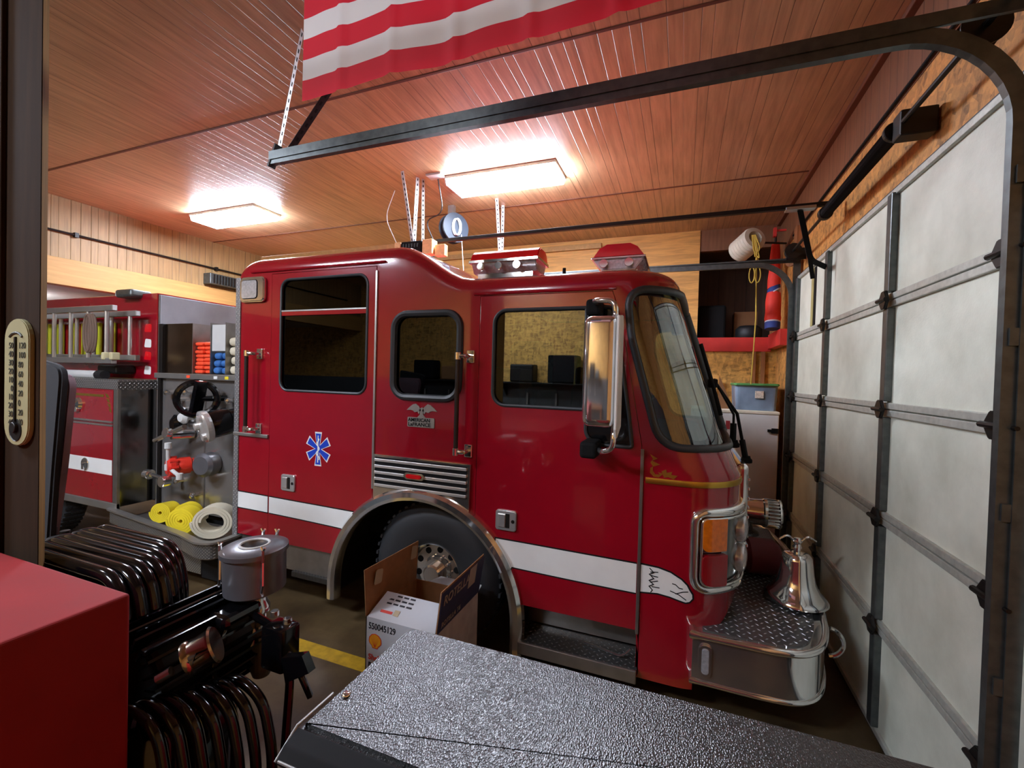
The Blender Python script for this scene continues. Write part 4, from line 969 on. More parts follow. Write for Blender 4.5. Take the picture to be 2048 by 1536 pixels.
# chassis
bm = nb(); box(bm, -8.9, YC - .45, .35, .05, YC - .25, .58); box(bm, -8.9, YC + .25, .35, .05, YC + .45, .58); box(bm, -3.5, YC - .6, .3, -2.6, YC + .6, .56); cyl(bm, (-1.68, Y0 + .3, .5), (0, 1, 0), .07, Y1 - Y0 - .6, 16); tobj('chassis', bm, M['matteblack'], truck)
bm = nb(); box(bm, -5.35, Y0 + .42, .12, -3.75, Y1 - .42, .5); tobj('pump_underside', bm, M['matteblack'], truck)

# ---------------- pump module, body
YP = 3.16
tobj('pump_panel', B(-5.40, YP, .50, XR - .03, YP + .02, 1.90), mat('panel_stainless', 'a09c98', .2, .72, var=.1, scale=4), truck)
tobj('pump_panel_post', B(-5.33, YP - .03, .52, -5.29, YP + .0, 1.92, bev=.004), M['darksteel'], truck)
tobj('pump_panel_top', B(-5.36, YP - .05, 1.90, XR - .03, YP + .3, 1.955, bev=.004), M['alu'], truck)
for x, m in ((-4.83, 'orange'), (-4.42, 'white'), (-4.26, 'yellow')): tobj('colour_tag', B(x, YP - .054, 1.912, x + .05, YP - .05, 1.94), M[m], truck)
tobj('pump_panel_seam', B(-4.62, YP - .004, .52, -4.60, YP + .0, 1.80, bev=.001), M['steelb'], truck)
# body boxes (run on through the opening to the next bay)
tobj('lower_body', B(-8.9, Y0 + .004, .58, -5.40, YP + .4, 1.78, bev=.004), M['red'], truck)
tobj('body_end_panel', B(-5.402, Y0 + .02, .56, -5.392, YP + .02, 1.83), M['steel'], truck)
tobj('body_corner_strip', B(-5.46, Y0 - .006, .54, -5.39, Y0 + .025, 1.84, bev=.004), M['steelb'], truck)
dtop = diamond_mat('body_top_diamond', 'xy', .04, 'c0beba', .3); dside = diamond_mat('body_side_diamond', 'xz', .035, 'c0beba', .3); dend = diamond_mat('body_end_diamond', 'yz', .04, '9a9894', .3)
tobj('body_top_plate', B(-8.9, Y0 - .006, 1.845, -5.385, YP + .1, 1.875, bev=.003), dtop, truck)
tobj('body_edge_plate', B(-8.9, Y0 - .008, 1.775, -5.385, Y0 + .01, 1.86, bev=.003), dside, truck)
tobj('body_edge_plate', B(-5.40, Y0 - .006, 1.775, -5.384, YP + .02, 1.86), dend, truck)
# locker doors with chrome edges, strip and latch
for k, (xa, xb) in enumerate(((-6.33, -5.47), (-7.3, -6.36), (-8.4, -7.33))):
    for z0, z1 in ((1.44, 1.76), (.60, 1.405)):
        tobj('locker_door', B(xa, Y0 - .006, z0, xb, Y0 + .004, z1, bev=.006), M['red'], truck)
    for z in (1.40, 1.435): tobj('locker_trim', B(xa, Y0 - .014, z - .009, xb, Y0, z + .009, bev=.003), M['alu'], truck)
    band_ = tobj('white_stripe', B(xa, Y0 - .0085, .885, xb, Y0 - .005, 1.04), M['white'], truck)
    cx_ = xa + (xb - xa) * .47
    bm = nb(); cyl(bm, (cx_, Y0 - .006, .965), (0, -1, 0), .065, .016, 24); box(bm, cx_ - .012, Y0 - .045, .91, cx_ + .02, Y0 - .02, .98, bev=.006); tobj('locker_latch', bm, M['chrome'], truck)
bm = nb(); lathe(bm, [(0, 0), (.07, 0), (.06, .03), (0, .04)], (-6.07, Y0 - .006, 1.60), (0, -1, 0), 24); cyl(bm, (-6.07, Y0 - .01, 1.545), (0, -1, 0), .035, .03, 16); tobj('fire_badge', bm, M['chrome'], truck)
tobj('gold_leaf_line', B(-6.2, Y0 - .0085, 1.69, -5.62, Y0 - .006, 1.715), M['gold'], truck)
for k in range(4): tobj('gold_scroll', PR([(-5.60 + .02 * k, 1.73 - .05 * k), (-5.55 + .02 * k, 1.72 - .05 * k), (-5.52 + .01 * k, 1.68 - .05 * k), (-5.57 + .02 * k, 1.69 - .05 * k)], Y0 - .0085, Y0 - .006), M['gold'], truck)
tobj('body_sill', B(-8.9, Y0 - .01, .52, -5.39, Y0 + .03, .60, bev=.008), M['alu'], truck)
# upper box with ladder rack
tobj('upper_body', B(-8.9, YP, 1.88, -5.405, YP + 1.9, 2.83, bev=.006), M['red'], truck)
tobj('upper_end_panel', B(-5.402, YP + .01, 1.90, -5.392, YP + 1.9, 2.815), M['steelb'], truck)
tobj('upper_end_flap', B(-5.39, YP + .02, 2.49, -5.375, YP + 1.9, 2.81, bev=.003), mat('grey_vinyl', '9a9aa0', .5, .1), truck)
for k, zz in enumerate((2.45, 2.28, 2.14, 1.98)): tobj('maltese_decal', PR(roundpoly([(-5.62, zz - .045), (-5.50, zz - .05), (-5.50, zz + .04), (-5.60, zz + .05)], .02), YP - .002, YP - .0), M['white'] if k % 2 else M['redlens'], truck)
bm = nb(); box(bm, -5.95, YP - .12, 2.78, -5.66, YP + .1, 2.87, bev=.03, seg=3); tobj('rack_motor', bm, M['galv'], truck)
bm = nb(); box(bm, -6.1, YP - .2, 1.93, -5.75, YP, 2.03, bev=.03, seg=3); tobj('rack_arm', bm, M['darksteel'], truck)
tobj('equipment_tube', T([(-7.0, Y0 + .12, 1.915), (-5.98, Y0 + .12, 1.915)], .045, 16), M['offwhite'], truck); tobj('tube_cap', T([(-5.98, Y0 + .12, 1.915), (-5.86, Y0 + .12, 1.915)], .048, 16), M['black'], truck)
# crosslay box behind the cab
XA, XB_ = -4.86, XR - .05
bm = nb(); box(bm, -5.36, YP + .02, 1.955, XA, YP + .04, 2.49); tobj('crosslay_side_panel', bm, mat('bronze_stainless', '8c7c6c', .22, 1., var=.15, scale=5), truck)
tobj('crosslay_post', B(-5.36, YP - .01, 1.955, -5.30, YP + .03, 2.49, bev=.004), M['darksteel'], truck)
for x in (XA, -4.585, -4.36, XB_): tobj('crosslay_divider', B(x, YP + .02, 1.955, x + .008, Y1 - .3, 2.49), M['steelb'], truck)
tobj('crosslay_bottom', B(XA, YP + .02, 1.94, XB_, Y1 - .3, 1.958), M['steelb'], truck)
tobj('crosslay_back', B(XA, Y1 - .32, 1.95, XB_, Y1 - .3, 2.49), M['white'], truck)
for yy in (YP + .55,): tobj('crosslay_baffle', B(XA, yy, 1.955, XB_, yy + .01, 2.48), M['white'], truck)
# running board tray
tb = [(-5.46, YP), (-5.46, 2.775), (-4.08, 2.61), (-3.78, 2.54), (-3.66, 2.58), (-3.64, 2.68), (-3.66, YP)]
tb = roundpoly(tb, [0, .02, .0, .08, .08, .04, 0], 5)
tray = tobj('running_board', PR(tb, .40, .42, 'xy'), M['steelb'], truck)
bm = nb(); loop = [Vector((p[0], p[1], .48)) for p in tb]; sweep(bm, loop[1:] , [(-.006, -.07), (.006, -.07), (.006, .06), (-.006, .06)], up=(0, 0, 1)); tobj('tray_wall', bm, diamond_mat('tray_diamond', 'xz', .026, 'b0b0ac', .28), tray)
bm = nb(); sweep(bm, [Vector((p[0], p[1], .545)) for p in tb[1:]], [(-.03, -.008), (.03, -.008), (.03, .008), (-.03, .008)], up=(0, 0, 1)); tobj('tray_rim', bm, M['alu'], tray)
tobj('skirt_plate', B(-5.25, 2.72, .16, -4.0, 2.74, .41), bpy.data.materials['tray_diamond'], tray)
tobj('skirt_end', B(-4.0, 2.73, .13, -3.72, 3.1, .41), M['matteblack'], tray)
bm = nb(); cyl(bm, (-5.36, Y0 + .02, .40), (0, -1, 0), .045, .03, 16); tobj('marker_lamp', bm, M['amber'], tray)
# rear wheels of the body
wheel(-7.0, Y0 + .05, .50, 1)
# pump panel fittings
def valve(c, d, r, h, m, nm, seg=28):
    bm = nb(); lathe(bm, [(0, -.01), (r * .8, -.01), (r * .8, h * .4), (r, h * .45), (r, h * .9), (r * .9, h), (0, h)], c, d, seg); bmesh.ops.recalc_face_normals(bm, faces=bm.faces); return tobj(nm, bm, m, truck, True)
# large suction cap, upper right: black barrel, silver lugged cap
D1 = Vector((-.30, -.92, -.22)).normalized(); c1 = Vector((-4.05, YP, 1.55))
s_ = valve(c1, D1, .13, .32, M['gloss'], 'suction_inlet')
bm = nb(); ce = c1 + D1 * .31; lathe(bm, [(0, 0), (.145, 0), (.15, .02), (.15, .05), (.12, .06), (0, .05)], ce, D1, 36); u, v = frame_at(D1)
for a in (0, 2.1, 4.2): q = ce + (u * math.cos(a) + v * math.sin(a)) * .1; cyl(bm, q + D1 * .04, D1, .035, .05, 12)
tobj('suction_cap', bm, mat('cast_cap', 'd8d6d2', .3, .7), s_)
bm = nb(); rc = c1 + Vector((-.36, -.22, .17)); tube(bm, [rc + Vector((.10 * math.cos(a), .13 * math.cos(a), .16 * math.sin(a))) for a in [2 * PI * i / 30 for i in range(30)]], .032, 10, True); bar(bm, rc + Vector((-.03, 0, -.16)), rc + Vector((.06, 0, .17)), .05, .1, up=(0, 1, 0)); tube(bm, [rc, (rc.x + .1, YP, rc.z)], .03, 10); tobj('black_handwheel', bm, M['gloss'], s_)
# twin valves with grey caps and levers
c2 = Vector((-4.68, YP, 1.02)); D2 = Vector((-.35, -.93, 0)).normalized()
s2 = valve(c2, D2, .085, .2, mat('red_valve', 'd03020', .35), 'discharge_valve')
bm = nb(); u, v = frame_at(D2); lathe(bm, [(0, .0), (.085, .0), (.095, .02), (.095, .06), (.07, .085), (0, .085)], c2 + D2 * .2 + Vector((0, 0, -.0)), D2, 28)
for i in range(8): a = 2 * PI * i / 8; q = c2 + D2 * .2 + (u * math.cos(a) + v * math.sin(a)) * .085; cyl(bm, q, D2, .02, .07, 8)
tobj('valve_wheel', bm, mat('red_valve2', 'c8281c', .35), s2)
bm = nb(); lathe(bm, [(0, 0), (.11, 0), (.12, .02), (.12, .12), (.09, .15), (0, .15)], Vector((-4.46, YP - .02, 1.05)), Vector((.2, -1, 0)), 28); bmesh.ops.recalc_face_normals(bm, faces=bm.faces); tobj('grey_cap', bm, M['grey'], s2, True)
bm = nb(); p0 = c2 + D2 * .27; tube(bm, [p0, p0 + Vector((.03, -.02, .22))], .018, 10); tube(bm, [p0, p0 + Vector((.24, -.04, -.06))], .018, 10)
for q in (p0, p0 + Vector((.03, -.02, .22)), p0 + Vector((.24, -.04, -.06))): cyl(bm, q - Vector((0, 0, .03)), (0, 0, 1), .03, .06, 12)
tobj('lever', bm, M['offwhite'], s2)
bm = nb(); q = c2 + D2 * .25 + Vector((-.02, 0, -.14)); cyl(bm, q, Vector((0, -1, 0)), .055, .08, 14); tube(bm, [q, q + Vector((-.28, 0, .03))], .022, 8); cyl(bm, q + Vector((-.36, 0, .03)), (1, 0, 0), .05, .07, 14); tobj('drain_knob', bm, M['chrome'], s2)
c3 = Vector((-4.78, YP, 1.33)); bm = nb(); cyl(bm, c3, (-.3, -1, 0), .05, .2, 18); q = c3 + Vector((-.06, -.2, .02)); tube(bm, [q + Vector((.22, 0, .08)), q, q + Vector((-.2, -.02, -.09))], .025, 10); cyl(bm, q, (0, -1, .2), .05, .05, 16); tobj('chrome_lever_valve', bm, M['chrome'], truck)
c4 = Vector((-4.82, YP, 1.50)); bm = nb(); lathe(bm, [(0, 0), (.03, 0), (.03, .06), (.065, .07), (.065, .085), (.04, .12), (0, .125)], c4, (0, -1, 0), 24); tobj('white_gauge', bm, M['offwhite'], truck)
bm = nb(); lathe(bm, [(0, 0), (.09, 0), (.1, .02), (.1, .06), (.06, .09), (0, .09)], (-4.98, YP, 1.42), (-.2, -1, 0), 24); tobj('black_inlet', bm, M['gloss'], truck)
bm = nb(); lathe(bm, [(.0, 0), (.11, 0), (.12, .02), (.1, .03), (.08, .025), (0, .025)], (-4.06, YP, 1.0), (0, -1, 0), 28); tobj('gauge_lens', bm, mat('rose_glass', '7c4c54', .12, .5), truck)
for k, (x, z) in enumerate(((-5.12, 1.75), (-4.95, 1.68), (-4.83, 1.76), (-4.9, 1.58), (-4.2, 1.70), (-4.08, 1.72), (-4.0, 1.70), (-4.95, .82), (-4.7, .7))):
    bm = nb(); cyl(bm, (x, YP, z), (0, -1, 0), .022, .05, 12); lathe(bm, [(0, 0), (.03, .01), (.03, .03), (0, .04)], (x, YP - .05, z), (0, -1, 0), 14); tobj('control_knob', bm, M['chrome'], truck)

# ladder standing on the rack beside the upper box: a thing of its own
ld = thing('ladder', 'silver aluminium ladder with flat rungs carried on the side of the fire engine', 'ladder', (-7, YP - .1, 2.1))
def ladder(parent, x0, x1, y, zlo, zhi, m=M['alu']):
    for z in (zlo, zhi): 
        bm = nb(); box(bm, x0, y - .025, z - .03, x1, y + .025, z + .03, bev=.006); tobj('side_rail', bm, m, parent)
    k = int((x1 - x0 - .15) / .33)
    for i in range(k + 1):
        x = x1 - .14 - i * .33; bm = nb(); tube(bm, [(x, y, zlo), (x, y, zhi)], .02, 10); tobj('rung', bm, m, parent)
ladder(ld, -8.8, -5.62, YP - .28, 2.07, 2.63)
ld2 = thing('ladder', 'rear silver ladder nested between the front ladder and the red body side', 'ladder', (-7, YP - .1, 2.1))
ladder(ld2, -8.8, -5.50, YP - .13, 2.11, 2.59)
for x in (-5.76, -5.62):
    bm = nb(); box(bm, x - .02, YP - .32, 2.08, x + .03, YP - .24, 2.16, bev=.01); tobj('rubber_foot', bm, mat('ladder_shoe', 'b8b088', .6), ld)
for i in range(9):
    x = -8.3 + i * .26; bm = nb(); box(bm, x, YP - .05, 2.12, x + .12, YP - .01, 2.52, bev=.02)
    one('hose_pack', bm, mat('lime_hose', 'b8bc20', .7), 'yellow green hose strip behind the ladder rungs, %s from the red body end' % ('ninth eighth seventh sixth fifth fourth third second first'.split()[i]), 'hose', 'yellow hose strips behind the ladder')
cb = nb(); 
for k in range(3): tube(cb, [(-5.98 + .07 * math.cos(a) + k * .02, YP - .34 + .012 * k, 2.36 + .20 * math.sin(a)) for a in [2 * PI * i / 24 for i in range(24)]], .012, 6, True)
one('rope_coil', cb, mat('brown_rope', '6a5548', .8), 'brown rope coil hanging on the ladder rungs near the body end', 'rope')

# hoses: flat-folded ends in the crosslay
def folded(x0, x1, z0, n_, h, m, label, cols=2):
    bm = nb(); w_ = (x1 - x0) / cols
    for c in range(cols):
        for i in range(n_):
            zz = z0 + i * h + random.uniform(-.003, .003); j = random.uniform(0, .03)
            box(bm, x0 + c * w_ + .003, YP + .03 + j, zz + .002, x0 + (c + 1) * w_ - .003, YP + .5, zz + h - .002, bev=h * .42, seg=3)
    for f in bm.faces: f.smooth = True
    return one('folded_hose', bm, m, label, 'fire hose')
folded(-4.848, -4.59, 1.96, 8, .042, M['orange'], 'orange fire hose folded in a stack in the compartment behind the cab')
folded(-4.57, -4.365, 1.96, 3, .075, M['blueh'], 'blue fire hose folded between the orange and white hose stacks')
folded(-4.35, -4.05, 1.96, 4, .095, M['hosew'], 'white fire hose folded in the compartment nearest the cab')
tobj('crosslay_divider', B(-4.57, YP + .03, 2.2, -4.37, YP + .05, 2.47), M['offwhite'], truck)

def roll(c, r0, r1, w_, axis, m, label, turns=5, flatz=.85):
    """rolled flat hose: spiral band"""
    ax = Vector(axis).normalized(); u = Vector((0, 0, 1)); u = (u - ax * u.dot(ax)).normalized(); v = ax.cross(u); c = Vector(c); bm = nb(); path = []
    n_ = turns * 26
    for i in range(n_ + 1):
        t = i / n_; a = t * turns * 2 * PI; r = r0 + (r1 - r0) * t; path.append(c + (u * math.sin(a) * flatz + v * math.cos(a)) * r)
    th = (r1 - r0) / turns * .42; prof_pts = [(-th, -w_/2), (-th * 1.0, w_/2), (th, w_/2), (th, -w_/2)]
    rings = []
    for i, p in enumerate(path):
        rd_ = (p - c).normalized(); rings.append([bm.verts.new(p + rd_ * a + ax * b) for a, b in prof_pts])
    for A, Bq in zip(rings, rings[1:]):
        for j in range(4): bm.faces.new((A[j], A[(j+1) % 4], Bq[(j+1) % 4], Bq[j]))
    bm.faces.new(rings[0]); bm.faces.new(rings[-1][::-1]); bmesh.ops.recalc_face_normals(bm, faces=bm.faces)
    return one('rolled_hose', bm, m, label, 'fire hose', smooth=True)
zt0 = .436
roll((-4.40, 2.84, zt0 + .135), .02, .145, .12, (.28, -1, .0), M['yellow'], 'bright yellow rolled hose lying nearest in the running board tray', 5)
roll((-4.06, 2.89, zt0 + .160), .10, .175, .15, (.55, -.85, .0), M['hosew'], 'grey white rolled hose leaning against the bright yellow roll in the tray', 3)
roll((-4.92, 2.98, zt0 + .10), .02, .115, .14, (.28, -1, .1), M['yellow'], 'yellow rolled hose at the left end of the running board tray', 5)
roll((-4.66, 3.03, zt0 + .11), .02, .125, .10, (.4, -1, .0), M['yellow'], 'yellow rolled hose at the back of the tray against the pump panel', 4)
# things lying in the bumper well
one('hose_nozzle', L([(0, 0), (.10, 0), (.13, .03), (.13, .2), (.10, .24), (0, .24)], (.47, 3.78, .716), (1, .15, 0)), mat('maroon_fabric', '5a0e18', .7), 'maroon rolled hose bundle lying on the bumper deck below the siren', 'hose', smooth=True)
one('brass_fitting', L([(0, 0), (.06, 0), (.07, .02), (.05, .07), (0, .07)], (.80, 3.72, .66), (.3, -.9, 0), 20), M['gold'], 'small yellow fitting on the bumper deck beside the bell', 'fitting', smooth=True)
# ================================================================== right rear corner
t = thing('upright_freezer', 'tall white metal freezer standing in the far corner in front of the truck', 'freezer', (.62, 6.25, 0))
tobj('cabinet', B(.12, 5.92, .06, 1.06, 6.62, 1.665, bev=.012), M['offwhite'], t)
tobj('freezer_door', B(.125, 5.885, .10, 1.055, 5.918, 1.655, bev=.01), M['white'], t)
tobj('top_trim', B(.12, 5.88, 1.655, 1.06, 6.62, 1.69, bev=.006), mat('cream_trim', 'ded6c0', .5), t)
bm = nb(); box(bm, .98, 5.87, 1.44, 1.05, 5.89, 1.50, bev=.004); box(bm, .94, 5.868, 1.455, 1.0, 5.886, 1.485); tobj('latch', bm, M['matteblack'], t)
tobj('sticker', B(.50, 5.882, 1.46, .545, 5.886, 1.56), mat('red_sticker', 'a03038', .6), t)
bm = nb(); box(bm, .15, 5.95, 0, .2, 6.0, .08); box(bm, .98, 5.95, 0, 1.03, 6.0, .08); box(bm, .15, 6.5, 0, .2, 6.55, .08); box(bm, .98, 6.5, 0, 1.03, 6.55, .08); tobj('foot', bm, M['black'], t)
t = thing('storage_tote', 'bluish clear storage tote with green lid sitting on the white freezer', 'storage box', (.83, 6.2, 1.69))
bm = nb(); vs = [(.60, 6.0), (1.06, 6.0), (1.06, 6.5), (.60, 6.5)]
lo = [(x * .94 + .83 * .06, y * .94 + 6.25 * .06) for x, y in vs]; lo = roundpoly(lo, .05, 4); hi = roundpoly(vs, .05, 4)
A = [bm.verts.new((x, y, 1.692)) for x, y in lo]; Bv = [bm.verts.new((x, y, 1.99)) for x, y in hi]; bm.faces.new(A[::-1]); bm.faces.new(Bv)
for i in range(len(A)): bm.faces.new((A[i], A[(i+1) % len(A)], Bv[(i+1) % len(A)], Bv[i]))
tobj('tub', bm, mat('tote_blue', '76889c', .3, var=.35, scale=4), t)
bm = nb(); prism(bm, roundpoly([(.585, 5.98), (1.075, 5.98), (1.075, 6.52), (.585, 6.52)], .05, 4), 1.985, 2.015, 'xy', bev=.008); tobj('lid', bm, mat('tote_green', '5c9c58', .4), t)
tobj('paper_label', B(.815, 5.994, 1.84, .905, 6.004, 1.925), mat('paper', 'd0c4b4', .8, var=.3, scale=60), t)
one('leaning_board', PR([(.43, 1.69), (.60, 1.69), (.43, 2.10)], 6.12, 6.14), M['cardin'], 'brown triangular board leaning beside the tote on the freezer', 'board')
one('plywood_offcut', B(.2, 6.60, 1.69, .44, 6.62, 2.12), M['ply'], 'pale plywood offcut standing on the freezer behind the wipers', 'board')
# coil of white corrugated hose hung with rope
t = thing('corrugated_hose_coil', 'off white ribbed round coil hanging in front of the dark storage opening', 'coil', (.72, 5.85, 3.65))
dr = Vector((.45, -.85, .25)).normalized()
bm = nb(); pr_ = []
for i in range(7): pr_ += [(.125, -.16 + i * .045), (.138, -.14 + i * .045)]
pr_ += [(.128, .16), (.08, .165), (.08, -.16), (.125, -.16)]
lathe(bm, pr_, (.66, 5.95, 3.66), dr, 32); bmesh.ops.recalc_face_normals(bm, faces=bm.faces); tobj('ribbed_body', bm, mat('ribbed_white', 'c9c2ae', .6), t, True)
bm = nb(); tube(bm, [(.7, 5.85, 3.66), (1.08, 6.0, 3.66)], .012, 8); tobj('hanger_bar', bm, M['darksteel'], t)
bm = nb(); cx_ = Vector((.735, 5.78, 3.66))
for k in range(7):
    a0 = random.uniform(-.03, .03); tube(bm, smoothpath([cx_ + Vector((a0 - .03, -.01, .06)), cx_ + Vector((a0 * 2, -.03, -.1 - .02 * k)), cx_ + Vector((.01, -.02, -.18)), cx_ + Vector((.03 - a0, 0, -.28 + .02 * k))], .05), .006, 6)
for s in (-1, 1): tube(bm, [cx_ + Vector((.0 + s * .03 + .028 * math.cos(a), -.02, -.40 + .09 * math.sin(a))) for a in [2 * PI * i / 16 for i in range(16)]], .006, 6, True)
tube(bm, [cx_ + Vector((.01, -.02, -.15)), cx_ + Vector((.03, .0, -.9)), cx_ + Vector((.02, .12, -1.655))], .007, 6)
one('yellow_rope', bm, M['rope'], 'yellow rope knotted through the white coil and hanging down to the tote', 'rope')
# rolled flag
t = thing('rolled_flag', 'rolled red flag with blue and white bands standing against the brown corner panelling', 'flag', (.95, 6.2, 2.66))
bm = nb(); a, b = Vector((.985, 6.10, 2.672)), Vector((1.02, 6.3, 3.78)); d = (b - a)
def tap(t_): return .095 - .05 * t_ if t_ > .1 else .08
def fseg(t0, t1, m, nm, sh_=0):
    bm = nb(); n_ = 10; ring = []
    pr2 = []
    for i in range(n_ + 1): q = t0 + (t1 - t0) * i / n_; pr2.append((tap(q) * (1 + .05 * math.sin(q * 25)), q * d.length))
    lathe(bm, [(0, t0 * d.length)] + pr2 + [(0, t1 * d.length)], a, d, 14)
    if sh_:
        dn = d.normalized()
        for v in bm.verts: v.co += dn * sh_ * (v.co.x - a.x)
    bmesh.ops.recalc_face_normals(bm, faces=bm.faces); tobj(nm, bm, m, t, True)
fr_ = mat('flag_red_cloth', 'dc3424', .7); fb_ = mat('flag_blue_cloth', '243a80', .7); fw_ = mat('flag_white_cloth', 'c8c8d0', .7)
fseg(0, .07, fb_, 'blue_band'); fseg(.07, .085, fw_, 'white_band'); fseg(.085, .40, fr_, 'red_cloth'); fseg(.39, .41, fw_, 'white_band', .7); fseg(.405, .47, fb_, 'blue_band', .7); fseg(.46, .96, fr_, 'red_cloth', .3)
bm = nb(); tube(bm, [a - d * .0, b + d * .08], .014, 8); tobj('flag_pole', bm, M['darksteel'], t)
# stored things in the opening
one('storage_bin', B(.18, YB + .25, 2.6, .55, YB + .75, 3.12, bev=.03), M['matteblack'], 'black plastic bin at the left inside the dark storage opening', 'bin')
one('carton', B(.68, YB + .5, 2.6, .98, YB + .8, 3.05, bev=.005), M['cardin'], 'brown carton standing at the right inside the dark storage opening', 'box')
bm = nb(); cyl(bm, (.85, YB + .32, 2.6), (0, 0, 1), .17, .22, 24, .05); one('dark_bag', bm, M['black'], 'low rounded black bag in front of the carton in the storage opening', 'bag', smooth=True)
one('red_clamp', (lambda b: (box(b, .93, 5.9, 3.78, 1.06, 5.92, 3.80), box(b, .93, 5.88, 3.72, .96, 5.94, 3.82), b)[2])(nb()), M['redwood'], 'small red bracket fixed high in the corner beside the white coil', 'bracket')
one('far_reel', L([(0, 0), (.09, .0), (.09, .02), (.05, .025), (.05, .05), (0, .05)], (XD - .0, 5.75, 3.42), (-.8, -.5, 0), 24), M['brownwood'], 'small round dark brown reel on the board beside the far door track', 'reel', smooth=True)

# ================================================================== flag hanging from the ceiling
fx0, fx1, fy, fz = -1.285, .24, 1.2, 2.968
fm_ = bpy.data.materials.new('flag_cloth'); fm_.use_nodes = True; n = N(fm_); sp = n.new('ShaderNodeSeparateXYZ'); uvn = n.new('ShaderNodeUVMap'); n.lk(uvn.outputs[0], sp.inputs[0])
k = n.math('FLOOR', n.math('MULTIPLY', sp.outputs[1], 13.)); odd = n.math('GREATER_THAN', n.math('MODULO', k, 2.), .5)
col = n.mix(odd, srgb('c8142c'), srgb('d6d6d4'))
canton = n.math('MULTIPLY', n.math('LESS_THAN', sp.outputs[0], .4), n.math('GREATER_THAN', sp.outputs[1], 6 / 13))
col = n.mix(canton, col, srgb('1c2c66'))
n.lk(col, n.b.inputs['Base Color']); n.b.inputs['Roughness'].default_value = .75; n.b.inputs['Transmission Weight'].default_value = 0
tc = n.new('ShaderNodeBsdfTranslucent'); n.lk(col, tc.inputs[0]); mx = n.new('ShaderNodeMixShader'); mx.inputs[0].default_value = .35
out = [q for q in n.n if q.type == 'OUTPUT_MATERIAL'][0]; n.lk(n.b.outputs[0], mx.inputs[1]); n.lk(tc.outputs[0], mx.inputs[2]); n.lk(mx.outputs[0], out.inputs[0])
wv = n.new('ShaderNodeTexWave'); wv.inputs['Scale'].default_value = 240; n.bump(n.noise(n.coord(), 500, 2), .1)
fl = thing('hanging_flag', 'red and white striped flag hanging from the ceiling above the cab', 'flag', ((fx0 + fx1) / 2, fy, fz))
def cloth(th):
    bm = nb(); uv = bm.loops.layers.uv.new('UVMap'); nu, nv = 90, 44; G = []; inf = {}
    for j in range(nv + 1):
        row = []
        for i in range(nu + 1):
            u, v = i / nu, j / nv; x = fx0 + (fx1 - fx0) * u; z = fz + .93 * v
            y = fy + .006 * math.sin(u * 15 + .8) * (1 - .4 * v) + .003 * math.sin(u * 37 + v * 3) - .02 * (1 - v) * u
            for q in (.115, .255, .40, .56, .72): y -= .010 * math.exp(-((u - q) / .012) ** 2)
            z += -.012 * math.sin(u * PI) * v - .006 * math.sin(u * 22) * (1 - v) * 1 + .012 * math.exp(-((u - .06) / .05) ** 2)
            vv = bm.verts.new((x, y + th, z)); inf[vv] = (u, v); row.append(vv)
        G.append(row)
    for j in range(nv):
        for i in range(nu):
            f = bm.faces.new((G[j][i], G[j][i+1], G[j+1][i+1], G[j+1][i])); f.smooth = True
            for l in f.loops: l[uv].uv = inf[l.vert]
    return bm
tobj('cloth', cloth(0), fm_, fl, True)
# white stars on the canton
bm = nb()
for r_i in range(9):
    for c_i in range(6 if r_i % 2 == 0 else 5):
        u = .4 * (c_i + (.5 if r_i % 2 == 0 else 1)) / 6; v = 6/13 + 7/13 * (r_i + .5) / 9; x = fx0 + (fx1 - fx0) * u; z = fz + .93 * v
        pts = []
        for q in range(10):
            a = PI/2 + q * PI/5; rr_ = .022 if q % 2 == 0 else .009; pts.append((x + rr_ * math.cos(a), z + rr_ * math.sin(a)))
        prism(bm, pts, fy - .030, fy - .029)
tobj('stars', bm, M['white'], fl)
bm = nb(); tube(bm, [(fx0 - .06, fy, fz + .945), (fx1 + .06, fy, fz + .945)], .014, 10)
tobj('flag_rod', bm, M['brownwood'], fl)
bm = nb()
for x in (fx0, fx1): tube(bm, [(x, fy, fz + .95), (x, fy, ZC)], .003, 6)
tobj('hanging_cord', bm, M['offwhite'], fl)

# ================================================================== near left: post, thermometer, padded back
t = thing('wooden_post', 'dark brown wooden post, shade deepened in its face colour, at the left edge carrying a thermometer', 'post', (-2.1, .84, 0))
PX = -1.962
tobj('post_face', PR([(-2.35, .80), (PX, .80), (PX - .002, .803), (-2.07, .85), (-2.35, .85)], 0, ZC, 'xy'), M['post'], t)
tobj('post_edge', PR([(PX - .0015, .8035), (-2.038, .8495), (-2.10, .8530), (-2.10, .8505), (-2.069, .8502)], 0, ZC, 'xy'), M['post2'], t, label='lighter wood edge board')
tobj('post_batten', B(-2.40, .785, 0, -2.172, .80, ZC, bev=.003), M['post'], t)
t = thing('thermometer', 'cream rounded thermometer with dark numbers mounted on the wooden post', 'thermometer', (-2.06, .8, 1.98))
tx0, tx1, tz0, tz1 = -2.136, -1.984, 1.746, 2.166
tobj('face', PR(rr(tx0, tz0, tx1, tz1, .07), .784, .7998, 'xz', bev=.003), mat('therm_cream', '8e8862', .6), t)
tobj('glass_tube', B(-2.064, .779, tz0 + .08, -2.056, .784, tz1 - .06), M['darksteel'], t)
bm = nb(); cyl(bm, (-2.06, .784, tz0 + .06), (0, -1, 0), .018, .010, 16); cyl(bm, (-2.06, .785, tz0 + .052), (0, -1, 0), .038, .002, 20); tobj('bulb', bm, M['darksteel'], t)
th_ = mat('therm_ink', '3a3a2c', .6)
for i, s in enumerate(('50', '40', '30', '20', '10', '0', '10', '20', '30', '40')):
    text(s, .029, th_, (-2.076, .783, tz1 - .098 - i * .0285), (1, 0, 0), (0, 0, 1), t, 'numeral', align='RIGHT')
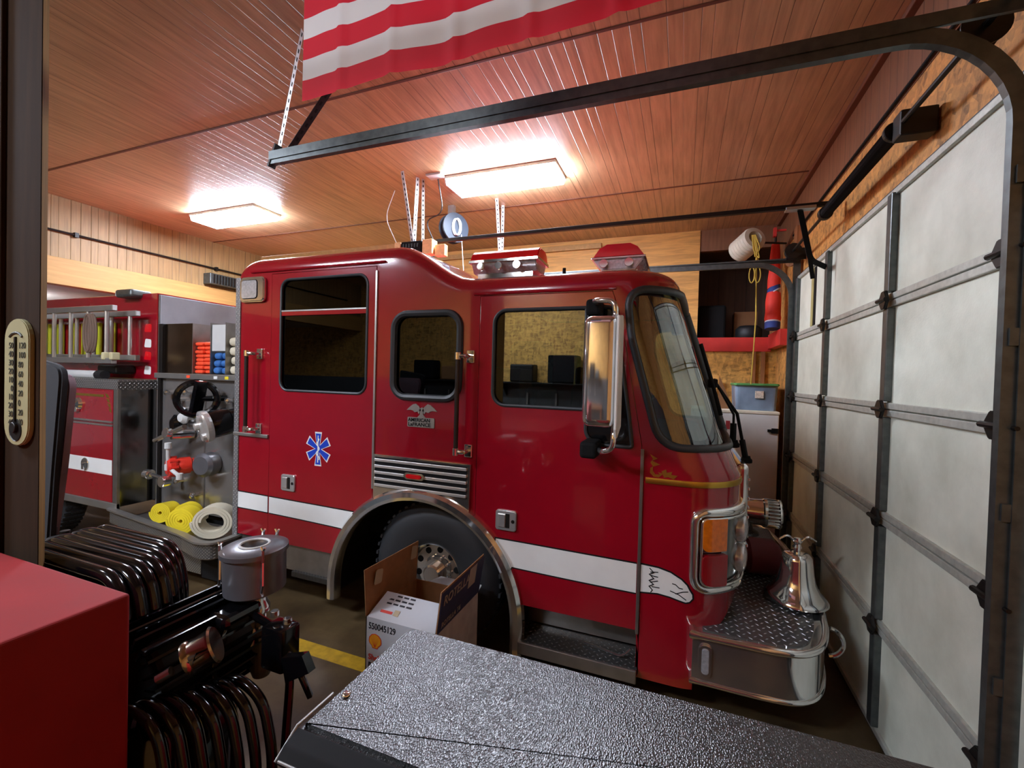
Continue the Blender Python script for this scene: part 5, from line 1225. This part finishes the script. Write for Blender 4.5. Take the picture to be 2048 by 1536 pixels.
for i, s in enumerate(('120', '100', '80', '60', '40', '20', '0', '20', '40')):
    text(s, .029, th_, (-2.044, .783, tz1 - .098 - i * .0315), (1, 0, 0), (0, 0, 1), t, 'numeral')
bm = nb(); tube(bm, [(-2.06 + .04 * math.cos(a), .783, tz1 - .068 + .022 * math.sin(a)) for a in [math.radians(20 + 140 * i / 10) for i in range(11)]], .004, 6); tobj('arched_lettering', bm, th_, t)
pb = thing('padded_backrest', 'dark padded chair back with a paler worn edge standing behind the wooden post', 'chair', (-2.75, 1.25, 0))
tobj('pad', PR(roundpoly([(-3.10, 1.15), (-2.86, 1.10), (-2.82, 1.5), (-2.76, 1.95), (-2.77, 2.0), (-2.82, 2.02), (-3.10, 2.06)], [.03, .03, .1, .03, .03, .03, .03]), 1.20, 1.235, 'xz', bev=.01), M['seat'], pb)
tobj('back_shell', PR(roundpoly([(-3.10, 1.12), (-2.94, 1.10), (-2.85, 1.5), (-2.785, 1.92), (-2.81, 1.97), (-3.10, 1.97)], [.03, .03, .1, .03, .03, .03]), 1.236, 1.28, 'xz', bev=.012), mat('worn_vinyl', '8a7078', .6, var=.25), pb)
bm = nb(); box(bm, -2.98, 1.1, .42, -2.70, 1.5, .5, bev=.02); tube(bm, [(-2.95, 1.25, .0), (-2.93, 1.25, 1.2)], .02); tube(bm, [(-2.80, 1.25, .0), (-2.82, 1.25, 1.2)], .02); tube(bm, [(-2.95, 1.14, .0), (-2.95, 1.14, .45)], .02); tube(bm, [(-2.75, 1.14, .0), (-2.75, 1.14, .45)], .02); tobj('chair_frame', bm, M['darksteel'], pb)
for q in (0,): 
    bm = nb(); cyl(bm, (-2.42, 1.06, 1.33), (0, 0, 1), .012, .04, 10)

# ================================================================== red cabinet in the near left corner
t = thing('red_cabinet', 'dull red textured metal cabinet with rounded top at the bottom left', 'cabinet', (-2.3, .5, 0))
tobj('body', B(-2.6, -.6, .04, -1.388, .755, 1.40, bev=.008, seg=3), M['vinylred'], t)
text('6', .02, M['alu'], (-1.3875, .44, 1.30), (0, 1, 0), (0, 0, 1), t, 'numeral')
bm = nb()
for x in (-2.55, -1.48): 
    for y in (-.5, .65): box(bm, x, y, 0, x + .05, y + .05, .05)
tobj('foot', bm, M['black'], t)

# ================================================================== compressor
t = thing('air_compressor', 'black air compressor with finned tubes and round grey intake canister beside the red cabinet', 'air compressor', (-1.6, 1.2, 0))
ends = [(-1.665, .885, 0), (-1.655, .935, 0), (-1.66, .985, 0), (-1.67, 1.035, 0), (-1.70, 1.085, 0), (-1.74, 1.135, 0), (-1.78, 1.18, 0)]
for i, (xe, y, _) in enumerate(ends):
    yy = .878 + i * .0405; z = 1.335
    bm = nb(); tube(bm, smoothpath([(-2.30 - .05 * (i % 2), yy, z - .03), (-2.24, yy, z), (xe - .01, yy, z), (xe + .045, yy, z - .20), (xe - .05, yy, z - .38)], .09, 9), .0215, 14)
    tobj('cooling_tube', bm, M['gloss'], t, True)
bm = nb(); box(bm, -2.42, .90, 1.12, -2.24, 1.12, 1.30, bev=.02); tobj('tube_header', bm, M['darksteel'], t)
bm = nb(); box(bm, -2.15, .95, .98, -1.80, 1.12, 1.26, bev=.03); tobj('cylinder_block', bm, M['darksteel'], t)
bm = nb()
for i in range(4): cyl(bm, (-2.02 + i * .08, .93, 1.20), (0, 0, 1), .014, .05, 8)
tobj('bolt', bm, M['chrome'], t)
# canister, leaning a little
cn = Vector((-1.49, 1.215, 1.345)); ax_d = Vector((-.02, -.02, 1)).normalized()
bm = nb(); lathe(bm, [(.0, -.16), (.09, -.16), (.105, -.15), (.108, -.012), (.116, -.010), (.116, .006), (.100, .014), (.052, .016), (.048, .010), (.044, -.01), (.04, -.04), (0, -.04)], cn, ax_d, 48); bmesh.ops.recalc_face_normals(bm, faces=bm.faces); can = tobj('intake_canister', bm, M['grey'], t, True)
bm = nb(); lathe(bm, [(.044, -.03), (.0, -.032)], cn, ax_d, 24); tobj('canister_opening', bm, M['matteblack'], can)
tobj('canister_ring', T([cn + Vector((.05 * math.cos(a), .05 * math.sin(a), .016)) for a in [2 * PI * i / 36 for i in range(36)]], .005, 8, True), M['offwhite'], can)
bm = nb()
for a in (2.2, -.45, 3.9, 1.7):
    bm = nb(); p = cn + Vector((.112 * math.cos(a), .112 * math.sin(a), .0)); cyl(bm, p - Vector((0, 0, .02)), (0, 0, 1), .006, .045, 8); 
    for s in (-1, 1): tube(bm, [p + Vector((0, 0, .02)), p + Vector((s * .010, 0, .035))], .004, 6)
    tube(bm, [p + Vector((0, 0, -.01)), p + Vector((.006, -.004, -.10)), p + Vector((-.004, 0, -.13))], .005, 6); tobj('wing_nut', bm, M['chrome'], can)
bm = nb(); tube(bm, [cn + Vector((-.12, -.02, -.05)) + Vector((.02 * math.cos(a), 0, .026 * math.sin(a))) for a in [2*PI*i/12 for i in range(12)]], .004, 6, True)
tobj('split_ring', bm, M['chrome'], can)
bm = nb(); lathe(bm, [(0, 0), (.05, 0), (.055, .02), (.045, .03), (.045, .07), (.056, .08), (.056, .10), (.045, .12), (.045, .16), (0, .16)], cn + Vector((.0, 0, -.32)), (0, 0, 1), 24); bmesh.ops.recalc_face_normals(bm, faces=bm.faces); tobj('intake_neck', bm, M['chrome'], can, True)
bm = nb(); lathe(bm, [(0, 0), (.03, 0), (.04, .03), (.04, .10), (.03, .14), (0, .14)], cn + Vector((.045, 0, -.47)), (0, 0, 1), 20); tobj('elbow', bm, mat('olive_cast', '55543f', .5, .3), can)
# finned body
bm = nb(); cyl(bm, (-1.60, .88, 1.02), (0, 1, 0), .15, .32, 28)
fb = tobj('finned_head', bm, M['darksteel'], t); bm = nb()
for i in range(11):
    a = math.radians(-40 + i * 13); c_ = Vector((-1.60 + .155 * math.cos(a), 0, 1.02 + .165 * math.sin(a))); bar(bm, (c_.x, .84, c_.z), (c_.x, 1.22, c_.z), .008, .05, up=(math.cos(a), 0, math.sin(a)))
tobj('fin', bm, M['gloss'], fb)
bm = nb(); bar(bm, (-1.56, .86, 1.19), (-1.56, 1.2, 1.19), .03, .02); bar(bm, (-1.48, .84, 1.16), (-1.48, 1.2, 1.16), .012, .012); box(bm, -1.54, 1.05, 1.12, -1.42, 1.2, 1.17, bev=.02)
tobj('tie_bar', bm, M['gloss'], t)
# chrome pipe cap
kd = Vector((.62, -.72, -.05)).normalized(); kc = Vector((-1.335, .95, 1.16))
bm = nb(); lathe(bm, [(0, -.01), (.052, -.01), (.057, -.004), (.050, .006), (.045, .055), (.05, .062), (.05, .072), (.036, .074), (.032, .05), (0, .05)], kc, (-.62, -.62, -.35), 28); bmesh.ops.recalc_face_normals(bm, faces=bm.faces)
kn = tobj('filler_cap', bm, mat('nickel', 'b0a494', .16, 1.), t, True)
text('C', .038, M['matteblack'], kc + Vector((.0, -.062, -.018)), (.80, -.55, .25), (-.1, .4, .9), kn, 'cap_letter', .002)
bm = nb(); tube(bm, [(-1.40, .87, 1.11), (-1.43, .85, 1.09)], .014, 10); tobj('cap_plug', bm, M['chrome'], kn)
# bracket at the right
bm = nb(); sweep(bm, smoothpath([(-1.50, 1.16, 1.15), (-1.28, 1.16, 1.10), (-1.22, 1.14, .98), (-1.22, 1.12, .70)], .05), circ(.014, 8)); sweep(bm, smoothpath([(-1.46, 1.1, 1.14), (-1.44, 1.02, 1.0), (-1.30, 1.0, .92), (-1.30, 1.0, .60)], .04), circ(.012, 8)); box(bm, -1.34, 1.12, .98, -1.24, 1.2, 1.13, bev=.01); prism(bm, [(-1.20, .98), (-1.10, 1.04), (-1.13, 1.09), (-1.22, 1.06)], 1.10, 1.13); bar(bm, (-1.16, 1.12, 1.02), (-1.13, 1.14, .93), .02, .015)
tobj('guard_bracket', bm, M['gloss'], t, True)
bm = nb()
for p in ((-1.32, 1.16, 1.15), (-1.27, 1.17, 1.13), (-1.46, 1.10, 1.12)): cyl(bm, p, (0, 0, 1), .014, .02, 8)
tobj('bolt', bm, M['chrome'], t)
# lower coil of tubes
for i in range(7):
    cx_ = -1.44 + i * .026; y = .80 + i * .034
    bm = nb(); tube(bm, smoothpath([(cx_ - .16, y, .78), (cx_ - .14, y, .95), (cx_ - .03, y, 1.04), (cx_ + .10, y, 1.0), (cx_ + .15, y, .82), (cx_ + .12, y, .6)], .09, 8), .0155, 12); tobj('lower_coil_tube', bm, M['gloss'], t, True)
bm = nb(); cyl(bm, (-1.68, 1.0, .06), (0, 0, 1), .24, .86, 40, .08); tobj('receiver_tank', bm, M['gloss'], t, True)
bm = nb(); box(bm, -2.40, .95, .0, -1.42, 1.28, .05); box(bm, -2.35, 1.08, .05, -2.25, 1.18, 1.2); tobj('base_frame', bm, M['darksteel'], t)

# ================================================================== carton
t = thing('oil_carton', 'open white and brown oil carton with raised flaps in front of the truck wheel', 'box', (-1.44, 2.3, 0))
x0, x1, yf, yb_, zt_b = -1.68, -1.21, 2.105, 2.63, .60
wm_ = mat('printed_white_card', 'c4c6c8', .6, var=.05)
bm = nb(); box(bm, x0, yf, 0, x1, yf + .006, zt_b); tobj('front_wall', bm, wm_, t)
bm = nb(); box(bm, x0, yf, 0, x0 + .006, yb_, zt_b); box(bm, x1 - .006, yf, 0, x1, yb_, zt_b); box(bm, x0, yb_ - .006, 0, x1, yb_, zt_b); box(bm, x0, yf, .0, x1, yb_, .01); box(bm, x0 + .006, yf + .006, .35, x1 - .006, yb_ - .006, .36); tobj('side_walls', bm, M['card'], t)
def flap(a, b, c, d, m, nm, th=.005, label=None):
    a, b, c, d = map(Vector, (a, b, c, d)); n_ = (b - a).cross(d - a).normalized() * th; bm = nb(); q = [bm.verts.new(v) for v in (a, b, c, d)] + [bm.verts.new(v - n_) for v in (a, b, c, d)]
    for f in ((0, 1, 2, 3), (7, 6, 5, 4), (0, 4, 5, 1), (1, 5, 6, 2), (2, 6, 7, 3), (3, 7, 4, 0)): bm.faces.new([q[i] for i in f])
    bmesh.ops.recalc_face_normals(bm, faces=bm.faces); o = tobj(nm, bm, m, t)
    if label: o['label'] = label
    return o
# front flap folded back over the opening, white; side flaps standing; back flap
ff = flap((x0 + .01, yf, zt_b), (x1 - .01, yf, zt_b), (x1 - .03, yf + .15, zt_b + .085), (x0 + .04, yf + .145, zt_b + .09), wm_, 'front_flap', label='white front flap')
flap((x0, yf, zt_b), (x0, yb_, zt_b), (x0 + .01, yb_ + .0, zt_b + .265), (x0 - .01, yf - .01, zt_b + .27), M['card'], 'left_flap', label='plain brown flap')
rf = flap((x1, yf, zt_b), (x1, yb_, zt_b), (x1 + .02, yb_ + .04, zt_b + .24), (x1 + .01, yf + .03, zt_b + .22), M['card'], 'right_flap')
flap((x0 + .1, yb_, zt_b), (x1, yb_, zt_b), (x1 - .03, yb_ + .13, zt_b - .015), (x0 + .12, yb_ + .13, zt_b - .015), wm_, 'back_flap')
tear = mat('torn_tan', 'b8a888', .8)
for ya, za in ((yf + .05, zt_b + .16), (yb_ - .10, zt_b + .17)):
    bm = nb(); prism(bm, roundpoly([(ya, za), (ya + .07, za - .01), (ya + .085, za + .07), (ya + .02, za + .085)], .015), x0 + .0125, x0 + .0145, 'yz'); tobj('tape_tear', bm, tear, t)
def P_r(s, q):   # point on the right flap: s along its foot, q up
    a = Vector((x1, yf, zt_b)); b = Vector((x1, yb_, zt_b)); c = Vector((x1 + .02, yb_ + .04, zt_b + .24)); d = Vector((x1 + .01, yf + .03, zt_b + .22))
    return (a * (1 - s) + b * s) * (1 - q) + (d * (1 - s) + c * s) * q
# printed blue panel on the outside of the right flap
nrm = (P_r(1, .5) - P_r(0, .5)).cross(P_r(.5, 1) - P_r(.5, 0)).normalized()
if nrm.x < 0: nrm = -nrm
for sgn in (1, -1):
    bm = nb(); q = [P_r(a, b) + nrm * (.0035 * sgn + (.0022 if sgn > 0 else -.0022)) for a, b in ((.0, .0), (1., .02), (1., .97), (.0, .97))]; vs = [bm.verts.new(v) for v in q] + [bm.verts.new(v + nrm * .0012 * sgn) for v in q]
    for f in ((0, 1, 2, 3), (7, 6, 5, 4), (0, 4, 5, 1), (1, 5, 6, 2), (2, 6, 7, 3), (3, 7, 4, 0)): bm.faces.new([vs[i] for i in f])
    bmesh.ops.recalc_face_normals(bm, faces=bm.faces); tobj('printed_panel', bm, mat('print_navy', '2c2e48', .5), rf)
tan_ = mat('print_tan', '9a8a78', .6)
fx_ = (P_r(1, .5) - P_r(0, .5)).normalized(); fz_ = (P_r(.5, 1) - P_r(.5, 0)).normalized()
text('ROTELLA', .075, tan_, P_r(.05, .62) + nrm * .008, fx_, fz_, rf, 'printed_name', .0012, squeeze=1.0)
text('ROTELLA T6', .04, tan_, P_r(.06, .08) + nrm * .008, fx_, fz_, rf, 'printed_name', .0006, squeeze=1.0)
bm = nb(); q = [P_r(a, b) + nrm * .0075 for a, b in ((.62, .45), (.80, .45), (.80, .95), (.62, .95))]; bm.faces.new([bm.verts.new(v) for v in q]); r_ = bmesh.ops.extrude_face_region(bm, geom=bm.faces[:]); bmesh.ops.translate(bm, vec=nrm * .001, verts=[v for v in r_['geom'] if isinstance(v, bmesh.types.BMVert)]); tobj('printed_square', bm, tan_, rf)
bm = nb(); box(bm, x1, yf, .0, x1 + .0015, yb_, zt_b - .0); tobj('printed_side_shaded', bm, mat('side_print_shaded', 'a89c94', .7, var=.15, scale=12), t)  # white printed wall greyed, its shadow is put into the colour
ink = mat('print_black', '202024', .6); yel = mat('print_yellow', 'f0a818', .5); redi = mat('print_red', 'd83a28', .5)
yq = yf - .001
text('550045129', .052, ink, (x0 + .02, yq, zt_b - .066), (1, 0, 0), (0, 0, 1), t, 'printed_number', .0009, squeeze=.80)
text('Shell', .045, redi, (x0 + .022, yq, zt_b - .245), (1, 0, 0), (0, 0, 1), t, 'printed_name', .0012, squeeze=1.0)
text('ROTELLA', .060, ink, (x0 + .022, yq, zt_b - .305), (1, 0, 0), (0, 0, 1), t, 'printed_name', .0022, squeeze=.85)
text('T4', .045, mat('print_blue', '2c3c70', .5), (x0 + .022, yq, zt_b - .362), (1, 0, 0), (0, 0, 1), t, 'printed_name', .0008)
bm = nb(); box(bm, x0 + .0, yq - .0005, zt_b - .322, x1, yq, zt_b - .319); box(bm, x0, yq - .0005, zt_b - .378, x1, yq, zt_b - .375)
for i in range(6): box(bm, x0 + .022, yq - .0005, zt_b - .40 - i * .012, x0 + .12, yq, zt_b - .394 - i * .012)
tobj('printed_rule', bm, mat('print_blue', '2c3c70', .5), t)
# shell mark
sx, sz = x0 + .068, zt_b - .132; pts = []
for i in range(25):
    a = math.radians(-28 + 236 * i / 24); r = .043 + .002 * abs(math.sin(i * PI / 3.4)); pts.append((sx + r * math.cos(a), sz + r * .95 * math.sin(a)))
pts += [(sx - .024, sz - .031), (sx - .018, sz - .044), (sx + .018, sz - .044), (sx + .024, sz - .031)]
pm = tobj('shell_mark', PR(pts, yq - .0006, yq), redi, t); tobj('mark_fill', PR([(sx + (p[0] - sx) * .88, sz + (p[1] - sz) * .88) for p in pts], yq - .0012, yq - .0006), yel, t)
bm = nb()
for i in range(7):
    a = math.radians(30 + 20 * i); bar(bm, (sx + .003 * math.cos(a), yq - .0015, sz - .034), (sx + .036 * math.cos(a), yq - .0015, sz + .034 * math.sin(a)), .0015, .0005, up=(0, 1, 0))
tobj('mark_rays', bm, redi, t)
# printing on the white flap
fa = Vector((x0 + .01, yf, zt_b)); fu = Vector((1, 0, 0)); fv = Vector((0, .147, .0875)).normalized(); fnrm = fu.cross(fv)
bm = nb()
for r_i in range(3):
    for c_i in range(4):
        p = fa + fu * (.07 + c_i * .045 + r_i * .0) + fv * (.155 - r_i * .026) + fnrm * .001; bar(bm, p, p + fu * .034, .010, .001, up=fnrm)
tobj('printed_blocks', bm, ink, ff)
bm = nb(); p = fa + fu * .06 + fv * .05 + fnrm * .001; bar(bm, p, p + fu * .08, .016, .001, up=fnrm); tobj('printed_red_line', bm, redi, ff)
bm = nb(); p = fa + fu * .15 + fv * .055 + fnrm * .0012; bar(bm, p, p + fu * .035, .035, .001, up=fnrm); tobj('tape_tear', bm, mat('torn_tan', 'b8a888', .8), ff)

# ================================================================== tool cabinet with black lid, nearest the camera
t = thing('tool_cabinet', 'tool cabinet with speckled black lid and red drawer front nearest the camera', 'tool cabinet', (-.2, 1.1, 0))
lm = bpy.data.materials.new('hammered_black'); lm.use_nodes = True; n = N(lm); co = n.coord()
n.b.inputs['Base Color'].default_value = srgb('0c0d0e'); n.b.inputs['Roughness'].default_value = .28; n.b.inputs['IOR'].default_value = 1.55; n.b.inputs['Specular IOR Level'].default_value = .9
v_ = n.new('ShaderNodeTexVoronoi'); v_.inputs['Scale'].default_value = 330; mp = n.new('ShaderNodeMapping'); mp.inputs['Scale'].default_value = (1, .55, 1); mp.inputs['Rotation'].default_value = (0, 0, .5); n.lk(co, mp.inputs[0]); n.lk(mp.outputs[0], v_.inputs['Vector'])
n.bump(n.math('MULTIPLY_ADD', n.noise(co, 420, 2), .5, v_.outputs['Distance']), 1., .0010)
tp = roundpoly([(-.704, .685), (.80, .685), (.80, 1.076), (-.704, 1.076)], [.005, .02, .02, .045], 6)
tobj('lid', PR(tp, 1.25, 1.30, 'xy', bev=.008), lm, t)
tobj('front_lip', PR(roundpoly([(.682, 1.298), (.682, 1.25), (.638, 1.25), (.626, 1.268), (.646, 1.288)], .005), -.704, .80, 'yz'), M['matteblack'], t)
tobj('lip_edging', T([(-.700, .629, 1.270), (.80, .629, 1.270)], .003, 8), M['alu'], t); tobj('lip_edging', T([(-.706, .627, 1.268), (-.708, .682, 1.30), (-.708, .78, 1.30)], .0028, 8), M['alu'], t)
bm = nb(); cyl(bm, (-.677, .787, 1.298), (0, 0, 1), .010, .008, 16, .003); tobj('lid_screw', bm, M['chrome'], t, True)
tobj('carcass', B(-.697, .638, .10, .79, 1.068, 1.249, bev=.01), M['redwood'], t, label='red painted body')
for i in range(4): tobj('drawer', B(-.675, .626, .16 + i * .27, .77, .640, .40 + i * .27, bev=.006), M['redwood'], t); tobj('drawer_pull', B(-.675, .612, .385 + i * .27, .77, .626, .40 + i * .27, bev=.003), M['alu'], t)
for x in (-.62, .72):
    for y in (.70, 1.0): bm = nb(); cyl(bm, (x, y - .02, .05), (0, 1, 0), .05, .035, 16); box(bm, x - .02, y - .015, .05, x + .02, y + .01, .10); tobj('caster', bm, M['black'], t)

# ================================================================== work area behind the camera, mirrored in the cab windows
t = thing('workbench', 'long dark workbench against the wall behind the camera', 'workbench', (-3.6, -2.8, 0))
tobj('bench_top', B(-6.2, -3.18, .88, -.8, -2.45, .94, bev=.008), M['brownwood'], t)
for x in (-6.1, -3.5, -.95):
    for y in (-3.1, -2.56): tobj('leg', B(x, y, 0, x + .09, y + .09, .88, bev=.004), M['stud'], t)
tobj('lower_shelf', B(-6.1, -3.15, .3, -.85, -2.5, .33), M['brownwood'], t)
t = thing('wall_shelf', 'dark steel shelf on the wall above the workbench behind the camera', 'shelf', (-3.6, -3.0, 1.9))
tobj('shelf_board', B(-5.9, -3.19, 1.88, -1.0, -2.8, 1.91, bev=.004), M['darksteel'], t)
for x in (-5.7, -3.5, -1.2): tobj('shelf_bracket', PR([(-3.19, 1.88), (-2.85, 1.88), (-3.19, 1.6)], x, x + .02, 'yz'), M['darksteel'], t)
for k, (x, w_, h, m, nm, lb, ct) in enumerate(((-5.6, .5, .42, 'matteblack', 'tool_case', 'black tool case at the left end of the shelf behind the camera', 'case'), (-4.9, .42, .3, 'card', 'carton', 'brown carton between two black cases on the shelf behind the camera', 'box'), (-4.3, .55, .5, 'black', 'equipment_case', 'tall black case near the middle of the shelf behind the camera', 'case'), (-3.3, .5, .36, 'darksteel', 'metal_box', 'dark metal box right of the middle of the shelf behind the camera', 'box'), (-2.5, .6, .55, 'matteblack', 'gear_bag', 'tall black gear bag on the shelf behind the camera', 'bag'), (-1.7, .4, .28, 'galv', 'parts_bin', 'grey parts bin at the right end of the shelf behind the camera', 'bin'))):
    one(nm, B(x, -3.15, 1.912, x + w_, -2.82, 1.912 + h, bev=.03), M[m], lb, ct)
for k in range(7):
    x = -5.5 + k * .62; bm = nb(); cyl(bm, (x, -3.198, 1.68), (0, 1, 0), .01, .05, 8); bar(bm, (x, -3.16, 1.69), (x, -3.16, 1.32 + .05 * (k % 3)), .035, .012, up=(0, 1, 0)); box(bm, x - .05, -3.18, 1.28 + .05 * (k % 3), x + .05, -3.14, 1.34 + .05 * (k % 3), bev=.01)
    one('hand_tool', bm, M['alu'], 'hand tool hanging on the grey board, %s from the left behind the camera' % 'first second third fourth fifth sixth seventh'.split()[k], 'tool', 'hand tools on the board')
